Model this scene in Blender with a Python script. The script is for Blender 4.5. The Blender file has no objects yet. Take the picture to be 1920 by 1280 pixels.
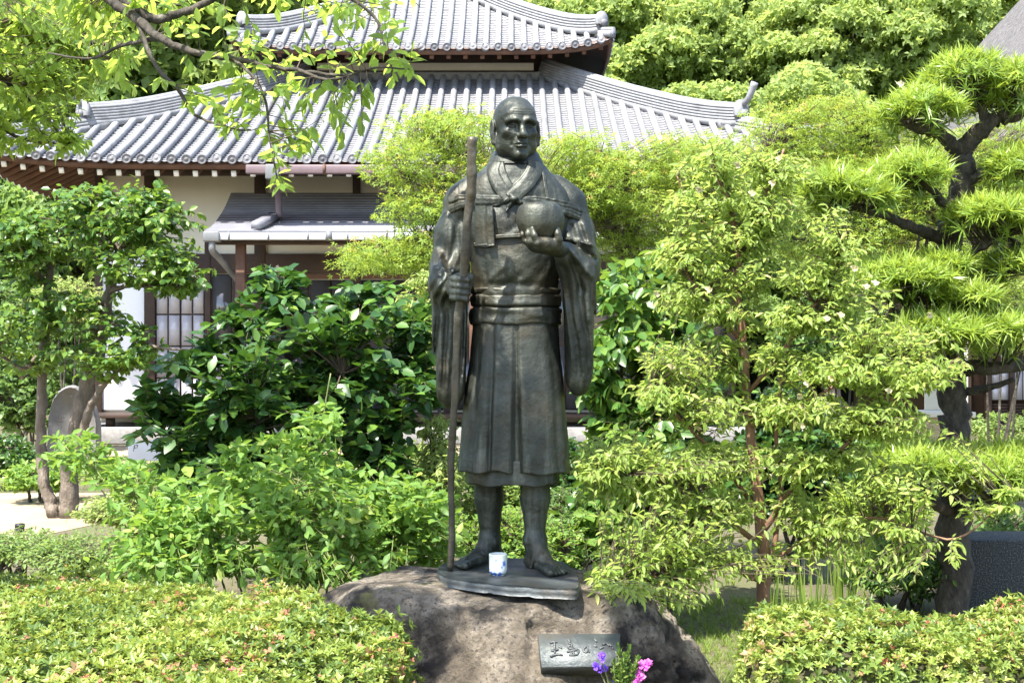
import bpy, bmesh, math, random
import numpy as np
from mathutils import Vector, Matrix

# ------------------------------------------------------------------ camera, sky, sun, exposure
scene = bpy.context.scene
COL = scene.collection
FPX = 2667.0            # focal length in pixels of the 1920 px wide photograph (50 mm lens)
EYE = 1.6
camd = bpy.data.cameras.new('camera'); cam = bpy.data.objects.new('camera', camd)
COL.objects.link(cam); scene.camera = cam
cam.location = (0, 0, EYE); cam.rotation_euler = (math.radians(90), 0, 0)
camd.lens = 50; camd.sensor_width = 36; camd.clip_start = 0.05; camd.clip_end = 500

TO_SUN = Vector((-0.26, -0.42, 0.87)).normalized()
world = bpy.data.worlds.new('World'); scene.world = world; world.use_nodes = True
wn = world.node_tree.nodes; wl = world.node_tree.links
sky = wn.new('ShaderNodeTexSky'); sky.sky_type = 'NISHITA'; sky.sun_disc = False
sky.sun_elevation = math.asin(TO_SUN.z); sky.sun_rotation = math.atan2(TO_SUN.x, TO_SUN.y)
sky.air_density = 1.0; sky.dust_density = 1.6
wn['Background'].inputs[1].default_value = 0.15
wl.new(sky.outputs[0], wn['Background'].inputs[0])
sund = bpy.data.lights.new('sun', 'SUN'); sund.energy = 5.0; sund.angle = math.radians(0.53)
sund.color = (1.0, 0.95, 0.86)
sun = bpy.data.objects.new('sun', sund); COL.objects.link(sun)
sun.rotation_euler = (-TO_SUN).to_track_quat('-Z', 'Y').to_euler()
sun.location = (-6, -10, 20)
scene.view_settings.view_transform = 'Standard'; scene.view_settings.look = 'None'
scene.view_settings.exposure = 1.75; scene.view_settings.gamma = 1.0
scene.view_settings.use_curve_mapping = False
scene.render.engine = 'CYCLES'
scene.cycles.max_bounces = 8; scene.cycles.transparent_max_bounces = 8
scene.cycles.diffuse_bounces = 4; scene.cycles.glossy_bounces = 3; scene.cycles.transmission_bounces = 6

rng = np.random.default_rng(11)
random.seed(5)

# ------------------------------------------------------------------ helpers
def P(px, py, Y):
    """world point seen at photo pixel (px, py) when it stands Y metres away"""
    return np.array([(px - 960) / FPX * Y, Y, EYE - (py - 640) / FPX * Y])

def pix(p):
    p = np.asarray(p)
    return 960 + p[..., 0] / p[..., 1] * FPX, 640 - (p[..., 2] - EYE) / p[..., 1] * FPX

def root_loc(parent):
    while parent is not None and parent.parent is not None: parent = parent.parent
    return np.array(parent.location) if parent is not None else np.zeros(3)

def tag(o, label=None, cat=None, group=None, kind=None):
    if label: o['label'] = label
    if cat: o['category'] = cat
    if group: o['group'] = group
    if kind: o['kind'] = kind
    return o

def thing(name, label, cat, loc, group=None):
    o = bpy.data.objects.new(name, None); COL.objects.link(o)
    o.location = [float(v) for v in loc]; o.empty_display_size = 0.2
    return tag(o, label, cat, group)

def mesh_data(name, V, faces, mat=None, smooth=False, rnd=None):
    V = np.asarray(V, dtype=np.float32).reshape(-1, 3)
    if isinstance(faces, np.ndarray): faces = [faces]
    me = bpy.data.meshes.new(name)
    groups = []
    for f in faces:
        if isinstance(f, np.ndarray):
            if len(f): groups.append((np.full(len(f), f.shape[1]), f.reshape(-1)))
        else:
            groups.append((np.array([len(f)]), np.array(f)))
    cnt = np.concatenate([g[0] for g in groups]).astype(np.int32)
    idx = np.concatenate([g[1] for g in groups]).astype(np.int32)
    me.vertices.add(len(V)); me.vertices.foreach_set('co', V.reshape(-1))
    me.loops.add(len(idx)); me.loops.foreach_set('vertex_index', idx)
    me.polygons.add(len(cnt))
    me.polygons.foreach_set('loop_start', (np.cumsum(cnt) - cnt).astype(np.int32))
    me.polygons.foreach_set('loop_total', cnt)
    if smooth: me.polygons.foreach_set('use_smooth', np.ones(len(cnt), dtype=bool))
    if rnd is not None:
        a = me.attributes.new('rnd', 'FLOAT', 'POINT'); a.data.foreach_set('value', np.asarray(rnd, dtype=np.float32))
    me.update(calc_edges=True); me.validate()
    if mat is not None: me.materials.append(mat)
    return me

def link(name, me, parent=None, loc=None, kind=None):
    o = bpy.data.objects.new(name, me); COL.objects.link(o)
    if parent is not None: o.parent = parent
    if loc is not None: o.location = [float(v) for v in loc]
    if kind: o['kind'] = kind
    return o

def mk(name, V, faces, mat, parent=None, smooth=False, rnd=None, kind=None):
    V = np.asarray(V, dtype=np.float64).reshape(-1, 3) - root_loc(parent)
    return link(name, mesh_data(name, V, faces, mat, smooth, rnd), parent, kind=kind)

def merge(parts):
    """list of (V, F) with the same face size -> one"""
    Vs, Fs, n = [], [], 0
    for V, F in parts:
        V = np.asarray(V).reshape(-1, 3)
        Vs.append(V); n0 = n; n += len(V)
        for f in (F if isinstance(F, list) else [F]): Fs.append(np.asarray(f) + n0)
    return np.concatenate(Vs), Fs

BOXF = np.array([[0,3,2,1],[4,5,6,7],[0,1,5,4],[1,2,6,5],[2,3,7,6],[3,0,4,7]])
def boxg(x0, x1, y0, y1, z0, z1, c=0.0):
    """box geometry; c chamfers the edges"""
    if c <= 0:
        V = np.array([[x0,y0,z0],[x1,y0,z0],[x1,y1,z0],[x0,y1,z0],[x0,y0,z1],[x1,y0,z1],[x1,y1,z1],[x0,y1,z1]], float)
        return V, [BOXF]
    bm = bmesh.new(); bmesh.ops.create_cube(bm, size=1)
    for v in bm.verts:
        v.co = ((x0+x1)/2 + v.co.x*(x1-x0), (y0+y1)/2 + v.co.y*(y1-y0), (z0+z1)/2 + v.co.z*(z1-z0))
    bmesh.ops.bevel(bm, geom=bm.edges[:], offset=c, segments=2, affect='EDGES', profile=0.5)
    bm.verts.index_update()
    V = np.array([v.co[:] for v in bm.verts]); F = [np.array([[v.index for v in f.verts]]) for f in bm.faces]
    bm.free(); return V, F

def box(name, x0, x1, y0, y1, z0, z1, mat, parent=None, c=0.0, kind=None):
    V, F = boxg(x0, x1, y0, y1, z0, z1, c)
    return mk(name, V, F, mat, parent, kind=kind)

def bar(a, b, w, h, up=(0, 0, 1)):
    """rectangular bar from a to b"""
    a = np.array(a, float); b = np.array(b, float); d = b - a; d /= np.linalg.norm(d)
    s = np.cross(d, up); s /= np.linalg.norm(s); u = np.cross(s, d)
    V = []
    for q in (a, b):
        for i, j in ((-1,-1),(1,-1),(1,1),(-1,1)): V.append(q + s*w/2*i + u*h/2*j)
    return np.array(V), [BOXF]

def smoothpath(pts, n):
    """Catmull-Rom through pts, n samples"""
    p = np.asarray(pts, float)
    if len(p) == 2: return p[0] + np.linspace(0, 1, n)[:, None] * (p[1] - p[0])
    q = np.vstack([2*p[0]-p[1], p, 2*p[-1]-p[-2]])
    t = np.linspace(0, len(p)-1-1e-6, n); i = t.astype(int); f = (t-i)[:, None]
    a, b, c, d = q[i], q[i+1], q[i+2], q[i+3]
    return 0.5*((2*b)+(c-a)*f+(2*a-5*b+4*c-d)*f*f+(3*b-a-3*c+d)*f**3)

def tubes(pts, rad, seg=6, cap=True):
    """pts (n,K,3), rad (n,K): n tubes of K rings in one (V,F)"""
    pts = np.asarray(pts, float); rad = np.asarray(rad, float)
    n, K, _ = pts.shape
    t = np.gradient(pts, axis=1); t /= np.linalg.norm(t, axis=2, keepdims=True) + 1e-9
    ref = np.where(np.abs(t[:, :1, 2:3]) > 0.9, np.array([1., 0, 0]), np.array([0, 0, 1.]))
    ref = np.broadcast_to(ref, t.shape)
    s = np.cross(t, ref); s /= np.linalg.norm(s, axis=2, keepdims=True) + 1e-9
    u = np.cross(s, t)
    a = np.linspace(0, 2*np.pi, seg, endpoint=False)
    V = pts[:, :, None, :] + rad[:, :, None, None]*(np.cos(a)[None, None, :, None]*s[:, :, None, :] + np.sin(a)[None, None, :, None]*u[:, :, None, :])
    idx = np.arange(n*K*seg).reshape(n, K, seg)
    a0 = idx[:, :-1, :]; a1 = np.roll(a0, -1, axis=2); b0 = idx[:, 1:, :]; b1 = np.roll(b0, -1, axis=2)
    F = [np.stack([a0, a1, b1, b0], -1).reshape(-1, 4)]
    if cap:
        F.append(idx[:, -1, :]); F.append(idx[:, 0, ::-1])
    return V.reshape(-1, 3), F

def tube1(pts, r, seg=10, n=None, cap=True):
    p = smoothpath(pts, n or max(8, 4*len(pts)))
    rr = np.interp(np.linspace(0, 1, len(p)), np.linspace(0, 1, len(r)), r) if hasattr(r, '__len__') else np.full(len(p), r)
    return tubes(p[None], rr[None], seg, cap)

# value noise -------------------------------------------------------
_perm = np.random.default_rng(3).random((64, 64, 64)).astype(np.float32)
def vnoise(x, y, z):
    xi = np.floor(x).astype(int); yi = np.floor(y).astype(int); zi = np.floor(z).astype(int)
    fx = x-xi; fy = y-yi; fz = z-zi
    fx = fx*fx*(3-2*fx); fy = fy*fy*(3-2*fy); fz = fz*fz*(3-2*fz)
    x0 = xi & 63; x1 = (xi+1) & 63; y0 = yi & 63; y1 = (yi+1) & 63; z0 = zi & 63; z1 = (zi+1) & 63
    def L(a, b, f): return a+(b-a)*f
    return L(L(L(_perm[x0,y0,z0],_perm[x1,y0,z0],fx), L(_perm[x0,y1,z0],_perm[x1,y1,z0],fx), fy),
             L(L(_perm[x0,y0,z1],_perm[x1,y0,z1],fx), L(_perm[x0,y1,z1],_perm[x1,y1,z1],fx), fy), fz)*2-1
def fbm(x, y, z, f, o=4):
    s = 0; a = 1
    for k in range(o):
        s = s + a*vnoise(x*f+7.3*k, y*f+3.1*k, z*f+5.7*k); a *= 0.5; f *= 2.03
    return s

# signed-distance modelling -------------------------------------------
def smin(a, b, k):
    h = np.maximum(k-np.abs(a-b), 0)/k
    return np.minimum(a, b) - h*h*k*0.25
def smax(a, b, k): return -smin(-a, -b, k)
def s_ball(p, c, r): return np.sqrt((p[0]-c[0])**2+(p[1]-c[1])**2+(p[2]-c[2])**2)-r
def s_ell(p, c, r):
    x, y, z = (p[0]-c[0])/r[0], (p[1]-c[1])/r[1], (p[2]-c[2])/r[2]
    k0 = np.sqrt(x*x+y*y+z*z); k1 = np.sqrt((x/r[0])**2+(y/r[1])**2+(z/r[2])**2)+1e-9
    return k0*(k0-1)/k1
def s_cap(p, a, b, ra, rb=None):
    rb = ra if rb is None else rb
    d = [b[i]-a[i] for i in range(3)]; L = sum(v*v for v in d)
    h = np.clip(((p[0]-a[0])*d[0]+(p[1]-a[1])*d[1]+(p[2]-a[2])*d[2])/L, 0, 1)
    return np.sqrt((p[0]-a[0]-d[0]*h)**2+(p[1]-a[1]-d[1]*h)**2+(p[2]-a[2]-d[2]*h)**2)-(ra+(rb-ra)*h)
def s_chain(p, pts, rs, k=0.006):
    d = None
    for i in range(len(pts)-1):
        c = s_cap(p, pts[i], pts[i+1], rs[i], rs[i+1]); d = c if d is None else smin(d, c, k)
    return d
def s_box(p, c, h, r):
    q = [np.abs(p[i]-c[i])-h[i]+r for i in range(3)]
    return np.sqrt(sum(np.maximum(v, 0)**2 for v in q)) + np.minimum(np.maximum(np.maximum(q[0], q[1]), q[2]), 0)-r
def grid(lo, hi, h):
    ax = [np.arange(lo[i], hi[i]+h, h, dtype=np.float32) for i in range(3)]
    return np.meshgrid(*ax, indexing='ij')
def surface_nets(f, lo, h):
    """quads of the zero level of f"""
    s = f < 0
    c = [s[i:s.shape[0]-1+i, j:s.shape[1]-1+j, k:s.shape[2]-1+k] for i in (0,1) for j in (0,1) for k in (0,1)]
    n_in = sum(x.astype(np.int8) for x in c)
    act = (n_in > 0) & (n_in < 8)
    ci = np.argwhere(act); vid = -np.ones(act.shape, dtype=np.int64); vid[act] = np.arange(len(ci))
    acc = np.zeros((len(ci), 3)); cnt = np.zeros(len(ci))
    corners = [(i, j, k) for i in (0,1) for j in (0,1) for k in (0,1)]
    for a in corners:
        for ax in range(3):
            if a[ax] == 1: continue
            b = list(a); b[ax] = 1
            fa = f[ci[:,0]+a[0], ci[:,1]+a[1], ci[:,2]+a[2]]; fb = f[ci[:,0]+b[0], ci[:,1]+b[1], ci[:,2]+b[2]]
            m = (fa < 0) != (fb < 0)
            t = np.where(m, fa/(fa-fb+1e-12), 0)
            pt = np.zeros((len(ci), 3)) + np.array(a); pt[:, ax] = t
            acc += pt*m[:, None]; cnt += m
    V = (ci + acc/cnt[:, None])*h + np.array(lo)
    F = []
    for ax in range(3):
        a = s; sl0 = [slice(None)]*3; sl1 = [slice(None)]*3
        sl0[ax] = slice(0, -1); sl1[ax] = slice(1, None)
        e = np.argwhere(a[tuple(sl0)] != a[tuple(sl1)])
        o1, o2 = [(1, 2), (2, 0), (0, 1)][ax]
        ok = (e[:, o1] > 0) & (e[:, o2] > 0) & (e[:, o1] < act.shape[o1]) & (e[:, o2] < act.shape[o2])
        e = e[ok]
        def cell(d1, d2):
            q = e.copy(); q[:, o1] -= d1; q[:, o2] -= d2
            return vid[q[:,0], q[:,1], q[:,2]]
        q = np.stack([cell(1,1), cell(0,1), cell(0,0), cell(1,0)], -1)
        flip = ~a[e[:,0], e[:,1], e[:,2]]
        q[flip] = q[flip][:, ::-1]
        F.append(q[(q >= 0).all(1)])
    return V, np.concatenate(F)

# ------------------------------------------------------------------ materials
MATS = {}
def new_mat(name):
    m = bpy.data.materials.new(name); m.use_nodes = True
    nt = m.node_tree; MATS[name] = m
    return m, nt.nodes, nt.links, nt.nodes['Principled BSDF']
def ramp(N, stops):
    r = N.new('ShaderNodeValToRGB'); e = r.color_ramp.elements
    while len(e) > 1: e.remove(e[-1])
    e[0].position = stops[0][0]; e[0].color = (*stops[0][1], 1)
    for p, c in stops[1:]:
        k = e.new(p); k.color = (*c, 1)
    return r
def surf(name, stops, scale=6.0, rough=0.7, bump=0.0, bump_scale=40.0, metal=0.0, spec=0.4, stretch=(1,1,1), detail=6.0, coord='Object', dist=0.02, second=None):
    """noise-coloured surface with fine bump; second=(scale, stops_lo_hi factor colour, lo, hi) mixes in patches"""
    m, N, L, B = new_mat(name)
    tc = N.new('ShaderNodeTexCoord'); mp = N.new('ShaderNodeMapping'); mp.inputs['Scale'].default_value = stretch
    L.new(tc.outputs[coord], mp.inputs[0])
    nz = N.new('ShaderNodeTexNoise'); nz.inputs['Scale'].default_value = scale; nz.inputs['Detail'].default_value = detail; nz.inputs['Roughness'].default_value = 0.65
    L.new(mp.outputs[0], nz.inputs['Vector'])
    r = ramp(N, stops); L.new(nz.outputs[0], r.inputs[0])
    out = r.outputs[0]
    if second:
        sc, colr, lo, hi = second
        n2 = N.new('ShaderNodeTexNoise'); n2.inputs['Scale'].default_value = sc; n2.inputs['Detail'].default_value = 5
        L.new(mp.outputs[0], n2.inputs['Vector'])
        mr = N.new('ShaderNodeMapRange'); mr.inputs[1].default_value = lo; mr.inputs[2].default_value = hi
        L.new(n2.outputs[0], mr.inputs[0])
        mx = N.new('ShaderNodeMix'); mx.data_type = 'RGBA'; L.new(mr.outputs[0], mx.inputs[0])
        L.new(out, mx.inputs[6]); mx.inputs[7].default_value = (*colr, 1); out = mx.outputs[2]
    L.new(out, B.inputs['Base Color'])
    B.inputs['Roughness'].default_value = rough; B.inputs['Metallic'].default_value = metal
    B.inputs['Specular IOR Level'].default_value = spec
    if bump > 0:
        n3 = N.new('ShaderNodeTexNoise'); n3.inputs['Scale'].default_value = bump_scale; n3.inputs['Detail'].default_value = 5
        L.new(mp.outputs[0], n3.inputs['Vector'])
        b = N.new('ShaderNodeBump'); b.inputs['Strength'].default_value = bump; b.inputs['Distance'].default_value = dist
        L.new(n3.outputs[0], b.inputs['Height']); L.new(b.outputs[0], B.inputs['Normal'])
    return m
def leaf_mat(name, stops, tcol, trans=0.4, rough=0.42, spec=0.45):
    m, N, L, B = new_mat(name)
    at = N.new('ShaderNodeAttribute'); at.attribute_name = 'rnd'
    r = ramp(N, stops); L.new(at.outputs['Fac'], r.inputs[0])
    L.new(r.outputs[0], B.inputs['Base Color'])
    B.inputs['Roughness'].default_value = rough; B.inputs['Specular IOR Level'].default_value = spec
    tr = N.new('ShaderNodeBsdfTranslucent')
    mx = N.new('ShaderNodeMix'); mx.data_type = 'RGBA'; mx.inputs[0].default_value = 0.55
    L.new(r.outputs[0], mx.inputs[6]); mx.inputs[7].default_value = (*tcol, 1); L.new(mx.outputs[2], tr.inputs[0])
    ms = N.new('ShaderNodeMixShader'); ms.inputs[0].default_value = trans
    L.new(B.outputs[0], ms.inputs[1]); L.new(tr.outputs[0], ms.inputs[2])
    L.new(ms.outputs[0], N['Material Output'].inputs[0])
    return m

M = {}
M['tile'] = surf('roof_tile', [(0.3,(0.165,0.168,0.176)),(0.55,(0.21,0.213,0.221)),(0.75,(0.255,0.258,0.266))], 9, 0.5, 0.15, 60, spec=0.5, second=(3.3,(0.10,0.105,0.105),0.56,0.78))
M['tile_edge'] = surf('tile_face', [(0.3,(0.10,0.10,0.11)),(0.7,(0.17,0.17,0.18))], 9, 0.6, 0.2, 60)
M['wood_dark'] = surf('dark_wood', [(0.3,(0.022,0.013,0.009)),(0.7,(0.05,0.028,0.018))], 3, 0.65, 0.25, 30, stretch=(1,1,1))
M['wood'] = surf('aged_wood', [(0.3,(0.055,0.025,0.014)),(0.7,(0.12,0.055,0.030))], 4, 0.6, 0.25, 30)
M['plaster'] = surf('cream_plaster', [(0.3,(0.60,0.56,0.46)),(0.7,(0.67,0.63,0.53))], 1.5, 0.9, 0.08, 60)
M['white'] = surf('white_plaster', [(0.3,(0.74,0.74,0.76)),(0.7,(0.82,0.82,0.83))], 1.5, 0.9, 0.05, 60)
M['tip'] = surf('white_paint', [(0.3,(0.70,0.70,0.68)),(0.7,(0.82,0.82,0.80))], 8, 0.7)
M['shoji'] = surf('shoji_paper', [(0.3,(0.50,0.49,0.50)),(0.7,(0.56,0.55,0.56))], 3, 0.9)
M['copper'] = surf('gutter_metal', [(0.3,(0.10,0.068,0.075)),(0.7,(0.14,0.10,0.11))], 4, 0.45, spec=0.5)
M['zinc'] = surf('zinc_gutter', [(0.3,(0.34,0.37,0.40)),(0.7,(0.44,0.47,0.50))], 3, 0.4, spec=0.5)
M['pipe'] = surf('grey_pipe', [(0.3,(0.10,0.105,0.11)),(0.7,(0.16,0.165,0.17))], 4, 0.4, spec=0.5)
M['slate'] = surf('porch_metal_roof', [(0.3,(0.13,0.13,0.15)),(0.7,(0.19,0.19,0.21))], 3, 0.45, 0.05, 30, spec=0.5)
M['stone'] = surf('grey_stone', [(0.3,(0.17,0.16,0.15)),(0.55,(0.25,0.24,0.23)),(0.75,(0.32,0.31,0.30))], 9, 0.85, 0.35, 90)
M['thatch'] = surf('thatch', [(0.3,(0.06,0.057,0.057)),(0.6,(0.15,0.142,0.14)),(0.8,(0.22,0.21,0.205))], 14, 0.95, 0.8, 50, stretch=(1,1,0.35), dist=0.05)
M['bark'] = surf('grey_bark', [(0.3,(0.07,0.055,0.042)),(0.6,(0.17,0.14,0.11)),(0.8,(0.30,0.27,0.22))], 14, 0.9, 0.6, 70, stretch=(1,1,0.5))
M['bark_dark'] = surf('dark_bark', [(0.35,(0.025,0.021,0.016)),(0.6,(0.07,0.06,0.045)),(0.78,(0.20,0.19,0.16))], 22, 0.9, 0.7, 60, stretch=(1,1,0.5))
M['bark_red'] = surf('smooth_red_bark', [(0.3,(0.13,0.065,0.038)),(0.7,(0.26,0.15,0.09))], 12, 0.7, 0.3, 60, stretch=(1,1,0.4))
M['twig'] = surf('twig', [(0.3,(0.07,0.05,0.035)),(0.7,(0.13,0.10,0.07))], 12, 0.85)
M['twig_green'] = surf('green_stem', [(0.3,(0.10,0.14,0.04)),(0.7,(0.20,0.20,0.08))], 12, 0.7)
# ------------------------------------------------------------------ ground, path, hill
M['soil'] = surf('mossy_soil', [(0.3,(0.055,0.045,0.028)),(0.5,(0.10,0.085,0.05)),(0.7,(0.075,0.10,0.03))], 1.6, 0.95, 0.6, 25)
M['sand'] = surf('sandy_gravel', [(0.3,(0.24,0.19,0.12)),(0.55,(0.31,0.25,0.165)),(0.75,(0.37,0.31,0.22))], 2.2, 0.95, 0.4, 90)
M['hillsoil'] = surf('forest_floor', [(0.3,(0.02,0.025,0.01)),(0.7,(0.05,0.065,0.02))], 0.6, 0.95)
gx = np.linspace(-60, 60, 61); gy = np.linspace(-20, 130, 76)
GX, GY = np.meshgrid(gx, gy, indexing='ij')
def hill_z(x, y):
    s = np.clip((y-37-0.05*np.abs(x-5))/40, 0, 1); s = s*s*(3-2*s)
    return s*24*(0.85+0.25*np.tanh((x+2)/14)) + s*1.5*np.sin(x*0.21+y*0.13)
GZ = hill_z(GX, GY)
idx = np.arange(GX.size).reshape(GX.shape)
GF = np.stack([idx[:-1,:-1], idx[1:,:-1], idx[1:,1:], idx[:-1,1:]], -1).reshape(-1, 4)
gV = np.stack([GX, GY, GZ], -1).reshape(-1, 3)
gc = gV[GF].mean(1)[:, 1]
tag(mk('ground', gV, GF[gc < 36], M['soil']), kind='structure')
tag(mk('hill', gV, GF[gc >= 36], M['hillsoil'], smooth=True), kind='structure')
def sheet(name, poly, z, mat):
    V = [(x, y, z) for x, y in poly]
    return tag(mk(name, V, [list(range(len(V)))], mat), kind='structure')
sheet('path', [(-14, 11.3), (-3.9, 11.6), (-3.6, 12.6), (-3.9, 14.2), (-2.6, 15.0), (-14, 15.0)], 0.004, M['sand'])
sheet('forecourt', [(-14, 16.4), (9, 16.4), (9, 21.6), (-14, 21.6)], 0.004, M['sand'])
M['paving'] = surf('paving_stone', [(0.3,(0.42,0.41,0.39)),(0.7,(0.55,0.54,0.51))], 5, 0.85, 0.3, 60)
pv = thing('paving_edge', 'pale flat kerb stones along the sandy path at the left edge', 'paving', (-4.6, 10.9, 0))
for k in range(5):
    box('kerb_stone', -6.6+k*0.62, -6.02+k*0.62, 10.75, 11.15, 0.0, 0.05+0.006*(k % 3), M['paving'], pv, 0.012)

# ------------------------------------------------------------------ temple hall
XC, YC = -1.6, 28.45
temple = thing('temple_hall', 'old temple hall with two tiers of grey tiled roof behind the garden', 'temple', (XC, 23.0, 0))
SIDES = [((0,-1),(1,0)), ((1,0),(0,1)), ((-1,0),(0,-1)), ((0,1),(-1,0))]
class Roof:
    def __init__(s, wx, wy, I, z0, rise, c1, curl):
        s.wx, s.wy, s.I, s.z0, s.rise, s.c1, s.curl = wx, wy, I, z0, rise, c1, curl
    def dims(s, k): return (s.wy, s.wx) if k in (0, 3) else (s.wx, s.wy)   # outer distance, half length
    def S(s, k, a, t, dz=0.0):
        a = np.asarray(a, float); t = np.asarray(t, float); a, t = np.broadcast_arrays(a, t)
        O, W0 = s.dims(k); n, e = SIDES[k]
        W = W0+t*(s.I-W0); D = O+t*(s.I-O); tc = np.clip(t, 0, 1)
        z = s.z0+s.rise*(s.c1*t+(1-s.c1)*t*np.abs(t))+s.curl*np.clip(np.abs(a)/W, 0, 1.1)**7*(1-tc)**2+dz
        return np.stack([XC+n[0]*D+e[0]*a, YC+n[1]*D+e[1]*a, z], -1)
    def tmax(s, k, a):
        O, W0 = s.dims(k)
        return min(1.0, (W0-abs(a))/(W0-s.I))
SP = 0.226
TILES = [M['tile']]*0+[surf('roof_tile_tone', [(0.3, tuple(v*k for v in (0.138,0.14,0.148))), (0.55, tuple(v*k for v in (0.182,0.185,0.194))), (0.75, tuple(v*k for v in (0.225,0.228,0.237)))], 9, 0.5, 0.15, 60, spec=0.5, second=(2.0+k, (0.11,0.115,0.10), 0.54, 0.8)) for k in (1.1, 1.25, 1.38, 1.5)]
def eave_tile_mesh():
    a = np.linspace(0, 2*np.pi, 18, endpoint=False); rings = []
    for r, y in ((0.072, 0.06), (0.074, -0.012), (0.066, -0.02), (0.060, -0.012), (0.024, -0.012), (0.020, -0.018)):
        rings.append(np.stack([r*np.cos(a), np.full(18, y), r*np.sin(a)], -1))
    V = np.concatenate(rings); i = np.arange(18); F = []
    for k in range(5):
        F.append(np.stack([k*18+i, k*18+(i+1) % 18, (k+1)*18+(i+1) % 18, (k+1)*18+i], -1))
    F.append(np.array([5*18+i]))
    return mesh_data('eave_tile', V, F, M['tile_edge'])
EAVE = eave_tile_mesh()
def sweep(profile, path, lat=None):
    path = np.asarray(path, float); t = np.gradient(path, axis=0); t /= np.linalg.norm(t, axis=1, keepdims=True)
    sd = np.cross(t, (0, 0, 1)); sd /= np.linalg.norm(sd, axis=1, keepdims=True); up = np.cross(sd, t)
    pr = np.asarray(profile, float); m = len(pr); k = len(path)
    V = path[:, None]+pr[None, :, :1]*sd[:, None]+pr[None, :, 1:]*up[:, None]
    ix = np.arange(k*m).reshape(k, m); a0 = ix[:-1]; a1 = np.roll(a0, -1, 1); b0 = ix[1:]; b1 = np.roll(b0, -1, 1)
    return V.reshape(-1, 3), [np.stack([a0, a1, b1, b0], -1).reshape(-1, 4), ix[-1:, :], ix[:1, ::-1]]
def ridge_profile(w, h, layers, r):
    L = []; 
    for k in range(layers):
        z0 = h*k/layers; z1 = h*(k+1)/layers-0.010
        ww = w/2*(1-0.10*k/layers)
        L += [(ww, z0), (ww, z1), (ww-0.016, z1), (ww-0.016, z1+0.010)]
    right = [(0.0, -0.05)]
    right = [(w/2, -0.06)]+L+[(r, h)]
    cap = [(r*math.cos(q), h+r*math.sin(q)) for q in np.linspace(0.25, math.pi-0.25, 7)]
    left = [(-x, z) for x, z in reversed(right)]
    return right+cap+left
def build_roof(R, name, n_front, front_only_rolls=True):
    host = None
    O, W0 = R.dims(0)
    # pan tiles
    parts = []; side_parts = []; edges = []
    for k in range(4):
        On, Wn = R.dims(k); n = int(2*Wn/SP)+1
        a = (np.arange(n+1)-n/2)*SP
        length = math.hypot(On-R.I, R.rise); nc = int(length/0.135)
        if k == 3: nc = 12
        tk = np.linspace(-0.012, 1.0, nc+1)
        u = np.array([0, .25, .5, .75, 1.0]); sag = -0.035*(1-(2*u-1)**2)
        A = (a[:-1, None]+SP*u)[:, None, None, :]                                   # col,1,1,5
        T = np.stack([tk[:-1], tk[1:]], -1)[None, :, :, None]                       # 1,course,2,1
        A, T = np.broadcast_arrays(A, T)
        Wt = Wn+T*(R.I-Wn); Ac = np.clip(A, -Wt, Wt)
        lift = np.array([0.019, 0.0])[None, None, :, None]+sag
        jit = rng.normal(0, 0.0008, A.shape[:2])[:, :, None, None]
        V = R.S(k, Ac, T); V = V.copy(); V[..., 2] += lift+jit
        keep = np.abs((a[:-1]+SP/2))[:, None]-SP*0.6 <= (Wn+tk[:-1]*(R.I-Wn))[None, :]
        ix = np.arange(V[..., 0].size).reshape(V.shape[:4])
        lo = ix[:, :, 0, :]; hi = ix[:, :, 1, :]
        f1 = np.stack([lo[..., :-1], lo[..., 1:], hi[..., 1:], hi[..., :-1]], -1)[keep].reshape(-1, 4)
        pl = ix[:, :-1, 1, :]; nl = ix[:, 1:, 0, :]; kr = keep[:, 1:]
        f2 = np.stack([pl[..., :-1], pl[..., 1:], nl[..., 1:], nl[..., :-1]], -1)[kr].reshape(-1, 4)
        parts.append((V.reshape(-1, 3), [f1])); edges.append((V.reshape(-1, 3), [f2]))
        # rolls of the faces that look away from the garden
        if k != 0:
            for q in a:
                tm = R.tmax(k, q)
                if tm < 0.03: continue
                p = R.S(k, np.full(10, q), np.linspace(-0.015, tm, 10), 0.03)
                side_parts.append(tubes(p[None], np.full((1, 10), 0.06), 6))
    V, F = merge(parts)
    host = mk(name, V, F, M['tile'], temple)
    V, F = merge(edges); mk('shade_dark_pan_edges', V, F, M['tile_edge'], host, kind='stuff')  # risers coloured darker to paint the shadow line under each tile lip
    V, F = merge(side_parts); mk('side_tile_rolls', V, F, M['tile'], host, smooth=True, kind='stuff')
    # front rolls and their round eave ends, each a piece
    n = int(2*W0/SP)+1; a = (np.arange(n+1)-n/2)*SP
    for q in a:
        tm = R.tmax(0, q)
        if tm < 0.02: continue
        L = tm*math.hypot(O-R.I, R.rise); m = max(4, int(L/0.14)*2)
        t = np.linspace(-0.016, tm, m); p = R.S(0, np.full(m, q), t, 0.03+rng.normal(0, 0.004))
        p[:, 0] += rng.normal(0, 0.004)
        r = 0.053+0.004*((np.arange(m) % 4) == 0)
        V, F = tubes(p[None], r[None], 10)
        mk('roll_tile', V, F, TILES[rng.integers(0, 4)], host, smooth=True)
        e = link('eave_tile', EAVE, host, p[0]-np.array(temple.location)+np.array([0, -0.01, 0]))
        e.rotation_euler = (-0.25, rng.uniform(0, 3), 0)
    return host
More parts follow.
